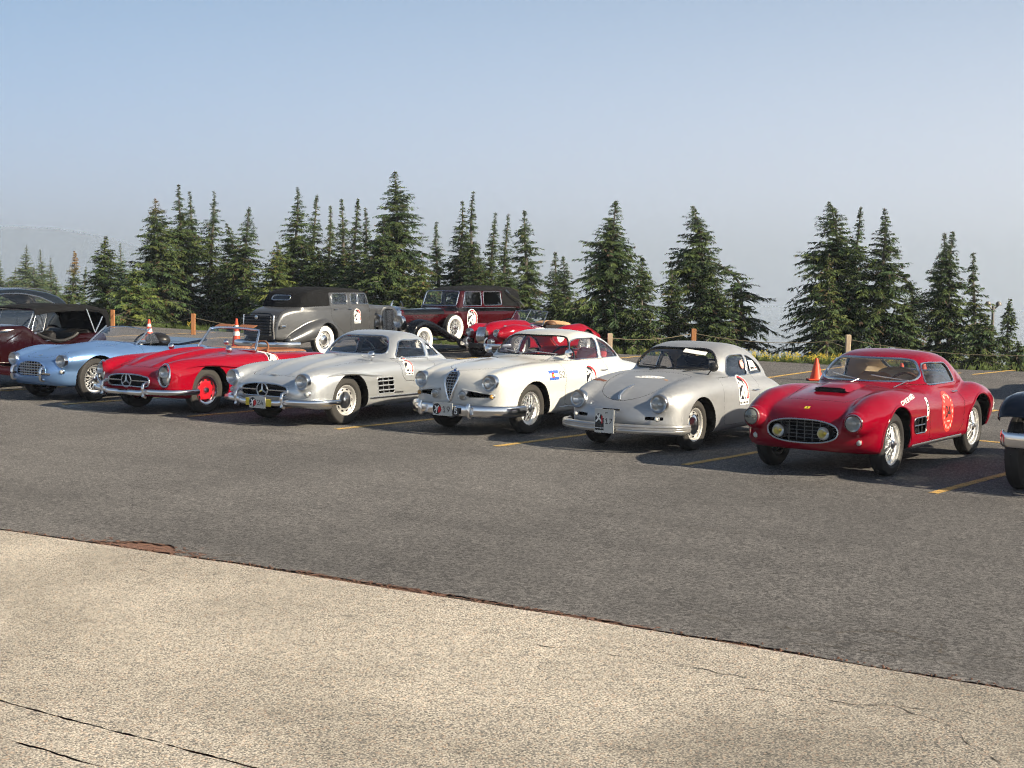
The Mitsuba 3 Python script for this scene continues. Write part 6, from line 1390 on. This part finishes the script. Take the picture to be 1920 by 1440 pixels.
def tourer(key, label, pose, paint, topmat=True, front_axle=1.05, wb=2.95, bumper=False, R=.37, high=False):
    D = body_field(deck=[(1.30, .80), (1.24, 1.0), (1.1, 1.05), (.3, 1.07), (-.3, 1.09), (-.66, 1.10), (-.85, 1.00), (-1.1, .84), (-1.40, .79), (-1.65, .84), (-1.85, .93), (-2.3, .95), (-2.52, .90), (-2.62, .70)],
        W=[(1.30, .24), (.8, .30), (.1, .42), (-.5, .62), (-.9, .70), (-2.0, .72), (-2.4, .66), (-2.62, .5)], bot=[(1.3, .5), (0, .42), (-2.62, .45)], crown=.05, zw=.7, tuck=.04, tumble=.1, k=.09, kb=.05,
        nose=(1.28, .05, .02, .8), tail=(-2.60, .12, .25, .7))
    c = Car(key, label, 'car', pose, D, ((-2.75, 1.4), .90, (.35, 1.2)), h=.032)
    c.M = c.M - prism(rounded([(-.80, -.58), (-2.35, -.60), (-2.35, .60), (-.80, .58)], .08), 'z', .50, 1.6)
    for a, b in ((.35, 1.2), (-1.2, -.35)): c.panel('door', [(-.78, 1.05), (-.78, .46), (-1.74, .46), (-1.78, .95)], 'y', a, b, .005)
    c.panel('bonnet', [(1.10, -.5), (-.40, -.62), (-.40, .62), (1.10, .5)], 'z', .92, 1.4, .004, depth=1)
    c.finish(paint)
    for sd in (1, -1):
        fx = front_axle
        c.add('mudguard', wing(([(fx + .46, .76), (fx + .40, .86), (fx + .22, .94), (fx, .955), (fx - .25, .88), (fx - .6, .62)] if high else [(fx + .44, .36), (fx + .40, .60), (fx + .22, .78), (fx, .82)]) + [ (fx - .3, .76), (fx - .75, .52), (fx - 1.1, .38), (fx - 1.5, .34)][2 if high else 0:], .42 * sd, .84 * sd, .055, .10, 34), paint, 50)
        rx = fx - wb
        c.add('mudguard', wing([(rx + .5, .34), (rx + .42, .58), (rx + .2, .76), (rx, .80), (rx - .3, .70), (rx - .48, .48), (rx - .52, .36)], .48 * sd, .84 * sd, .055, .10, 30), paint, 50)
        c.add('running_board', box(rx + .5, fx - 1.2, *sorted((.50 * sd, .83 * sd)), .30, .34, .01), paint, 30)
        headlamp(c, (fx + .45, .34 * sd, .86), .13)
        c.add('headlight_shell', lathe([(.13, -.02), (.12, -.09), (.06, -.17), (1e-3, -.19)], 24, 'x').apply_translation((fx + .45, .34 * sd, .86)), 'm_chrome', 50)
        c.add('headlight_bracket', bar([fx + .36, .34 * sd, .55], [fx + .38, .34 * sd, .76], .02), 'm_chrome_dull')
        for x in (fx, rx): wheel(c, x, .70 * sd, R, R, .18, .235, 'wire', sd)
        f_ = 'L' if sd > 0 else 'R'
        c.add('waist_moulding', tube(c.on(f_, np.array([(-.62, 1.0), (-.3, .80), (.05, .70), (.5, .64), (1.0, .60)]), .002), .013, 6), paint)
        c.add('bonnet_strip', tube(c.on(f_, np.linspace([-.36, .985], [1.0, .95], 10), .006), .014, 6), 'm_chrome')
        p = c.on(f_, [(-1.05, .80), (-1.2, .79)], .03); c.add('door_handle', tube([p[0] - [0, .03 * sd, 0], p[0], p[1]], .012, 6), 'm_chrome')
    c.add('radiator_shell', box(1.26, 1.34, -.26, .26, .50, 1.10, .04), 'm_chrome', 40)
    c.add('radiator_core', box(1.335, 1.345, -.21, .21, .55, 1.03), 'm_grille_dark', False)
    if bumper: 
        for z in (.55,): c.add('front_bumper', sweep(spline([(1.30, -.84, z), (1.58, -.72, z), (1.62, 0, z), (1.58, .72, z), (1.30, .84, z)], 24), csec(.018, .075)), 'm_chrome', 40)
    if topmat:
        # windscreen in a bright frame, swung side glasses, black hood on its irons
        G = np.array([(-.74, -.58, .98), (-.74, .58, .98), (-.95, .55, 1.36), (-.95, -.55, 1.36)]); c.add('windshield', trimesh.Trimesh(G, [(0, 1, 2), (0, 2, 3)], process=False), 'm_glass', False); c.add('windshield__frame', tube(G, .016, 8, closed=True), 'm_chrome')
        prof = spline([(-.90, 1.385), (-1.3, 1.435), (-1.75, 1.45), (-2.2, 1.43), (-2.46, 1.36), (-2.54, 1.15), (-2.56, .93)], 20); ys = np.linspace(-1, 1, 15); V = []
        for x, z in prof:
            w_ = .63 + .02 * (x < -1); 
            for u in ys: V.append((x + .06 * (abs(u) ** 4) * (x < -2.3), w_ * np.sign(u) * min(abs(u) * 1.08, 1), z - .055 * abs(u) ** 5 - (.055 if abs(u) > .99 and z > 1.3 else 0)))
        V = np.array(V); n = 15; F = []
        for i in range(len(prof) - 1):
            for j in range(n - 1): a = i * n + j; F += [(a, a + 1, a + n + 1), (a, a + n + 1, a + n)]
        F = np.array(F); hood = trimesh.Trimesh(np.vstack([V, V - [0, 0, .012]]), np.vstack([F, F[:, ::-1] + len(V)]), process=False)
        c.add('soft_top', hood, 'm_canvas', 50)
        for sd in (1, -1):
            q = np.array([(-2.02, .66 * sd, 1.37), (-2.30, .66 * sd, 1.32), (-2.44, .66 * sd, 1.18), (-2.50, .64 * sd, .94), (-2.58, .62 * sd, .93), (-2.56, .63 * sd, 1.2), (-2.46, .64 * sd, 1.36)])
            c.add('soft_top__quarter', trimesh.Trimesh(q, [(0, 1, 6), (1, 5, 6), (1, 2, 5), (2, 3, 5), (3, 4, 5)], process=False), 'm_canvas', False)
            c.add('landau_iron', join([bar([-1.98, .68 * sd, 1.36], [-2.16, .70 * sd, .93], .012), bar([-2.16, .70 * sd, .93], [-2.36, .67 * sd, 1.22], .012)]), 'm_chrome')
            c.add('side_glass', trimesh.Trimesh([(-.80, .64 * sd, .96), (-1.02, .66 * sd, .97), (-1.06, .64 * sd, 1.02), (-1.16, .62 * sd, 1.33), (-.95, .59 * sd, 1.34)], [(0, 1, 2), (0, 2, 3), (0, 3, 4)], process=False), 'm_glass', False)
            c.add('side_glass__frame', tube([(-.80, .64 * sd, .96), (-1.02, .66 * sd, .97), (-1.06, .64 * sd, 1.02), (-1.16, .62 * sd, 1.33), (-.95, .59 * sd, 1.34)], .008, 6, closed=True), 'm_chrome_dull')
            c.add('windshield_bracket', join([bar([-.72, .62 * sd, .93], [-.86, .66 * sd, .93], .02), trimesh.creation.icosphere(2, .03).apply_translation([-.86, .67 * sd, .95])]), 'm_chrome')
            c.add('door_padding', tube(spline([(-.82, .63 * sd, .99), (-1.1, .66 * sd, .86), (-1.40, .67 * sd, .80), (-1.65, .66 * sd, .85), (-1.80, .65 * sd, .93)], 18), .035, 8), 'm_blackleather')
        c.add('rear_curtain', box(-2.56, -2.53, -.62, .62, .93, 1.12), 'm_canvas', False)
        for x in (-1.35, -2.15): c.add('seat', box(x - .1, x + .1, -.56, .56, .62, .98, .06), 'm_blackleather', 40)
        c.steering((-1.02, .30, 1.02), .20, 60)
    return c
def crossover(key, label, pose, paint):
    D = body_field(deck=[(.92, .60), (.85, .85), (.6, .98), (0, 1.04), (-.6, 1.08), (-1.2, 1.10), (-2.6, 1.12), (-3.3, 1.12), (-3.55, 1.0), (-3.65, .7)], W=[(.92, .6), (.7, .82), (.2, .92), (-1, .93), (-2.8, .93), (-3.4, .86), (-3.65, .7)], bot=[(.92, .36), (0, .26), (-2.8, .26), (-3.65, .40)],
        crown=.06, zw=.75, tuck=.08, tumble=.2, k=.12, kb=.10, nose=(.92, .2, .3, .6), tail=(-3.68, .15, .3, .7),
        gh=dict(prof=[(-.45, 1.0), (-.60, 1.08), (-1.0, 1.33), (-1.35, 1.52), (-1.7, 1.585), (-2.2, 1.60), (-2.8, 1.55), (-3.3, 1.44), (-3.55, 1.28), (-3.68, 1.05)], half=[(-.5, .76), (-1.2, .82), (-2.6, .82), (-3.4, .72)], wc=.25, wr=.2, rc=.08, belt=1.06, tg=.32, tg2=.2, k=.12), kg=.03)
    c = Car(key, label, 'car', pose, D, ((-3.8, 1.02), 1.02, (.2, 1.68)), h=.036)
    c.arches([(0, .37), (-2.8, .37)], .40, .60)
    c.hollow(-3.4, -.5, .78, .45, .04)
    c.glass('windshield', rounded([(-.68, 1.10), (-.56, 1.46), (.56, 1.46), (.68, 1.10)], .06), 'x', -1.45, 0, 'm_seal', .012)
    for a, b in ((.3, 1.2), (-1.2, -.3)):
        c.panel('door', [(-.75, 1.06), (-.75, .42), (-1.78, .42), (-1.82, 1.06)], 'y', a, b); c.panel('door', [(-1.85, 1.06), (-1.82, .42), (-2.35, .42), (-2.6, .75), (-2.72, 1.06)], 'y', a, b)
        c.glass('side_window', rounded([(-.95, 1.12), (-1.35, 1.42), (-1.70, 1.48), (-2.2, 1.48), (-2.65, 1.40), (-3.1, 1.22), (-3.15, 1.13)], .04), 'y', a, b, 'm_chrome', .016)
    c.glass('rear_window', rounded([(-.55, 1.18), (-.50, 1.42), (.50, 1.42), (.55, 1.18)], .05), 'x', -4, -2.9, 'm_seal', .012)
    c.finish(paint)
    for sd in (1, -1): c.add('roof_rail', tube(spline([(-1.5, .56 * sd, 1.57), (-1.7, .57 * sd, 1.61), (-2.6, .57 * sd, 1.59), (-3.1, .54 * sd, 1.49)], 16), .014, 6), 'm_chrome_dull'); headlamp(c, (.80, .66 * sd, .78), .09)
    c.add('grille', box(.88, .915, -.35, .35, .55, .75, .01), 'm_grille_dark', 30)
    for x in (0, -2.8):
        for sd in (1, -1): wheel(c, x, .80 * sd, .36, .36, .22, .24, 'steel', sd)
grey_limousine(); burgundy_limousine(); far_roadster()
tourer('burgundy_tourer', 'dark burgundy vintage touring car with raised black hood at the left edge', (-9.4, 26.0, 0, -124.0), 'm_paint_maroon')
tourer('navy_tourer', 'dark navy vintage car cut by the right edge, only wheel, mudguard and bumper in view', (6.43, 15.83, 0, -124.5), 'm_paint_navy', topmat=False, bumper=True, R=.40, high=True)
crossover('crossover', 'modern dark blue crossover with bright window trim behind the burgundy tourer', (-13.0, 33.0, 0, -124.0), 'm_paint_slate')
crossover('crossover', 'dark crossover parked beyond the right edge of the photo, known by its shadow', (12.15, 28.7, 0, 73.0), 'm_paint_slate')
# ---------------------------------------------------------------- rope fence, cones, lamp post, flowers
def wood_color(p, n, uv):
    a = mikit.fbm(p.x * 40, p.y * 40, p.z * 4, 3); return mikit.mix((0.22, 0.09, 0.035), (0.40, 0.185, 0.08), a)
principled('m_post_orange', mikit.proc(wood_color), 0.75, spec=0.3)
def wood_grey(p, n, uv):
    a = mikit.fbm(p.x * 40, p.y * 40, p.z * 4, 3); return mikit.mix((0.30, 0.22, 0.15), (0.52, 0.42, 0.31), a)
principled('m_post_grey', mikit.proc(wood_grey), 0.8, spec=0.3)
principled('m_rope', (0.20, 0.17, 0.115), 0.9, spec=0.2)
POSTS = [(-24.6, 62.0, .62, 'm_post_orange', None), (-13.7, 51.5, .62, 'm_post_orange', 'short orange wooden post at left before the green conifer'), (-10.05, 47.3, .66, 'm_post_orange', 'short orange wooden post between the blue and red roadsters'),
         (-4.4, 44.2, .66, 'm_post_orange', None), (2.56, 39.6, .54, 'm_post_grey', 'weathered post just right of the white coupe roof'), (4.86, 40.4, .66, 'm_post_orange', 'orange post rising over the roof of the weathered silver coupe'), (8.66, 38.8, .62, 'm_post_grey', 'pale grey post behind the red fastback coupe'), (14.5, 35.5, .62, 'm_post_grey', None)]
for x, y, h, m, lab in POSTS:
    if lab is None: lab = {-24.6: 'far left fence post outside the photo', -4.4: 'fence post hidden behind the grey limousine', 14.5: 'fence post beyond the right edge of the photo'}[x]
    z0 = min(px_ground(x, y), 0) - .2
    b = box(x - .065, x + .065, y - .065, y + .065, z0, h, .012)
    k = put('fence_post', b, m, lab, 'post', 'posts of the rope fence', smooth=30)
for a, b in zip(POSTS[:-1], POSTS[1:]):
    t = np.linspace(0, 1, 22); p = np.array([a[0], a[1], a[2] - .12]); q = np.array([b[0], b[1], b[2] - .12])
    L = np.linalg.norm(q - p); c_ = p + (q - p) * t[:, None]; c_[:, 2] -= .045 * L * (4 * t * (1 - t)) * .9
    put('fence_rope', tube(c_, .010, 6), 'm_rope', f'slack rope hanging between fence posts, {["far left span beyond the frame", "first span at left behind the tourer", "span left of the grey limousine", "span behind the two limousines", "span right of the white coupe roof", "span over the weathered silver coupe", "span ending beyond the right edge"][POSTS.index(a)]}', 'rope', smooth=60)
principled('m_cone', (0.62, 0.065, 0.02), 0.45)
def cone(xy, label, bands=True, h=.72, z=0.0):
    key = 'traffic_cone'; n = 0; k = key
    while k in labels: n += 1; k = f'{key}_{n:03d}'
    tw = T().translate([xy[0], xy[1], z])
    def add(part, mesh, mat, sm=40): d = mikit.ply(mesh, mat, sm); d['to_world'] = tw; scene[f'{k}__{part}'] = d
    add('base', box(-.18, .18, -.18, .18, .005, .035, .012), 'm_cone')
    add('body', lathe([(.135, .03), (.125, .05), (.03, h - .01), (.024, h), (1e-3, h)], 24, 'z'), 'm_cone')
    if bands:
        for a, b in ((.42, .56), (.66, .78)):
            r = lambda t: .125 + (.03 - .125) * (t * h - .05) / (h - .06) + .002
            add('band' if f'{k}__band' not in scene else 'band_001', lathe([(r(a), a * h), (r(b), b * h)], 24, 'z'), 'm_white')
    note(k, label, 'traffic cone', 'traffic cones in the lot')
cone((6.22, 30.7), 'plain orange cone left of the red fastback coupe windscreen', False, .46)
cone((-4.9, 37.9), 'banded cone at the whitewall wheel of the grey limousine', True, .50)
cone((-10.45, 43.2), 'banded cone seen past the windscreen edge of the blue roadster', True, .62)
cone((-7.35, 40.0), 'banded cone behind the windscreen of the red roadster', True, .78)
cone((7.6, 29.3), 'orange cone seen through the middle of the red fastback windscreen', False, .46)
cone((8.35, 30.5), 'orange cone seen through the right end of the red fastback windscreen', False, .46)
cone((-16.4, 56.5), 'orange cone far off behind the burgundy tourer rear window', False, .6)
# twin lamp post
lp = at_ = np.array([13.55, 42.5])
z0 = px_ground(*lp) - .3
scene['lamp_post__pole'] = mikit.ply(tube([(lp[0], lp[1], z0), (lp[0], lp[1], 1.35)], [.055, .04], 10), 'm_lamp_grey', 40)
for i, sd in enumerate((-1, 1)):
    nm = 'lamp_post__arm' + ('_001' if i else ''); scene[nm] = mikit.ply(tube([(lp[0], lp[1], 1.22), (lp[0] + .08 * sd, lp[1], 1.30), (lp[0] + .14 * sd, lp[1], 1.36)], .025, 8), 'm_lamp_grey', 40)
    nm = 'lamp_post__lamp_head' + ('_001' if i else ''); scene[nm] = mikit.ply(lathe([(1e-3, .07), (.05, .06), (.085, .0), (.08, -.05), (1e-3, -.05)], 16, 'z').apply_translation((lp[0] + .15 * sd, lp[1], 1.40)), 'm_lamp_grey', 40)
principled('m_lamp_grey', (0.16, 0.15, 0.14), 0.5, metal=.3)
note('lamp_post', 'grey twin headed lamp post among the conifers at the right edge', 'lamp post')
# yellow wild flowers and grass along the lot's far edge
scene['m_plant'] = {'type': 'twosided', 'b': {'type': 'principled', 'base_color': {'type': 'mesh_attribute', 'name': 'vertex_color'}, 'roughness': 0.7, 'specular': 0.2}}
def tufts(cx, cy, spread, n, h, yellow, seed, spire=True):
    r = np.random.default_rng(seed); V, F, C = [], [], []
    for k in range(n):
        x, y = cx + r.normal(0, spread[0]), cy + r.normal(0, spread[1]); z = px_ground(x, y) - .02; hh = h * (.6 + .6 * r.random()); g_ = np.array([.075, .105, .03]) * (.6 + .7 * r.random())
        for b in range(7):
            a = r.random() * 6.28; l = hh * (.4 + .6 * r.random()); w = .012 + .01 * r.random(); dx, dy = math.cos(a) * l * .35, math.sin(a) * l * .35
            o = len(V); V += [(x - w, y, z), (x + w, y, z), (x + dx, y + dy, z + l)]; F.append((o, o + 1, o + 2)); C += [g_ * .8, g_ * .8, g_ * 1.3]
        if r.random() < yellow:
            for b in range(14):
                t = .45 + .6 * r.random(); px, py, pz = x + r.normal(0, .03), y + r.normal(0, .03), z + hh * t * 1.05; s_ = .008 + .009 * r.random(); o = len(V); col = np.array([.42, .33, .04]) * (.7 + .5 * r.random())
                V += [(px - s_, py, pz), (px + s_, py + .01, pz), (px, py, pz + s_ * 2)]; F.append((o, o + 1, o + 2)); C += [col] * 3
    return np.array(V), np.array(F), np.array(C)
Vs, Fs, Cs = [], [], []; o = 0
for i, x in enumerate(np.linspace(5.5, 8.2, 9)):
    V, F, C = tufts(x, 38.1 - (x - 5.5) * .85, (.16, .12), 22, .26, .40, 50 + i); Vs.append(V); Fs.append(F + o); Cs.append(C); o += len(V)
scene['yellow_flowers'] = mikit.ply(trimesh.Trimesh(np.vstack(Vs), np.vstack(Fs), process=False), 'm_plant', False, color=np.vstack(Cs)); note('yellow_flowers', 'strip of yellow wild flowers along the far edge of the lot', 'flowers', kind='stuff')
Vs, Fs, Cs = [], [], []; o = 0
rg = np.random.default_rng(3)
edge_l = sg.LineString(LOT_EDGE)
for i in range(150):
    p = edge_l.interpolate(40 + 70 * i / 150); V, F, C = tufts(p.x + rg.normal(0, .2) + .1, p.y + .25 + abs(rg.normal(0, .3)), (.18, .15), 9, .16 + .12 * rg.random(), .04, 400 + i); Vs.append(V); Fs.append(F + o); Cs.append(C); o += len(V)
scene['grass'] = mikit.ply(trimesh.Trimesh(np.vstack(Vs), np.vstack(Fs), process=False), 'm_plant', False, color=np.vstack(Cs)); note('grass', 'dry grass and low weeds fringing the far edge of the lot', 'grass', kind='stuff')
V, F, C = tufts(8.35, 36.3, (.22, .16), 60, .28, .12, 77); C = C * np.array([1.5, 1.2, 1.1])
scene['flowering_shrub'] = mikit.ply(trimesh.Trimesh(V, F, process=False), 'm_plant', False, color=C); note('flowering_shrub', 'low pale flowering shrub at the right end of the yellow flowers', 'shrub')
# loose gravel crumbs along the broken asphalt edge
Vs, Fs = [], []; o = 0; bx_ = trimesh.creation.icosphere(0, 1.0)
for i in range(900):
    t = rg.random(); sI = int(rg.random() * 3) + 1; p = EDGE[sI] + (EDGE[sI + 1] - EDGE[sI]) * t + np.array([.54, .84]) * rg.normal(.03, .035)
    s_ = .003 + .006 * rg.random() ** 2; V = np.asarray(bx_.vertices) * s_ * (.6 + .7 * rg.random(3)) + [p[0], p[1], s_ * .3]; Vs.append(V); Fs.append(np.asarray(bx_.faces) + o); o += len(V)
put('gravel', trimesh.Trimesh(np.vstack(Vs), np.vstack(Fs), process=False), 'm_cinder', 'loose gravel crumbs strewn along the asphalt edge', 'gravel', kind='stuff')
# ---------------------------------------------------------------- smoke haze
HAZE = 0.00042
scene['haze_medium'] = {'type': 'homogeneous', 'albedo': rgb((0.80, 0.875, 0.99)), 'sigma_t': rgb((HAZE, HAZE, HAZE)), 'phase': {'type': 'hg', 'g': 0.33}}
scene['haze'] = {'type': 'cube', 'to_world': T().translate([0, 0, -130]).scale([12000, 12000, 280]), 'bsdf': {'type': 'null'}, 'interior': {'type': 'ref', 'id': 'haze_medium'}}
scene['camera']['medium'] = {'type': 'ref', 'id': 'haze_medium'}
note('haze', 'thin blue wildfire smoke over the whole scene', kind='stuff')
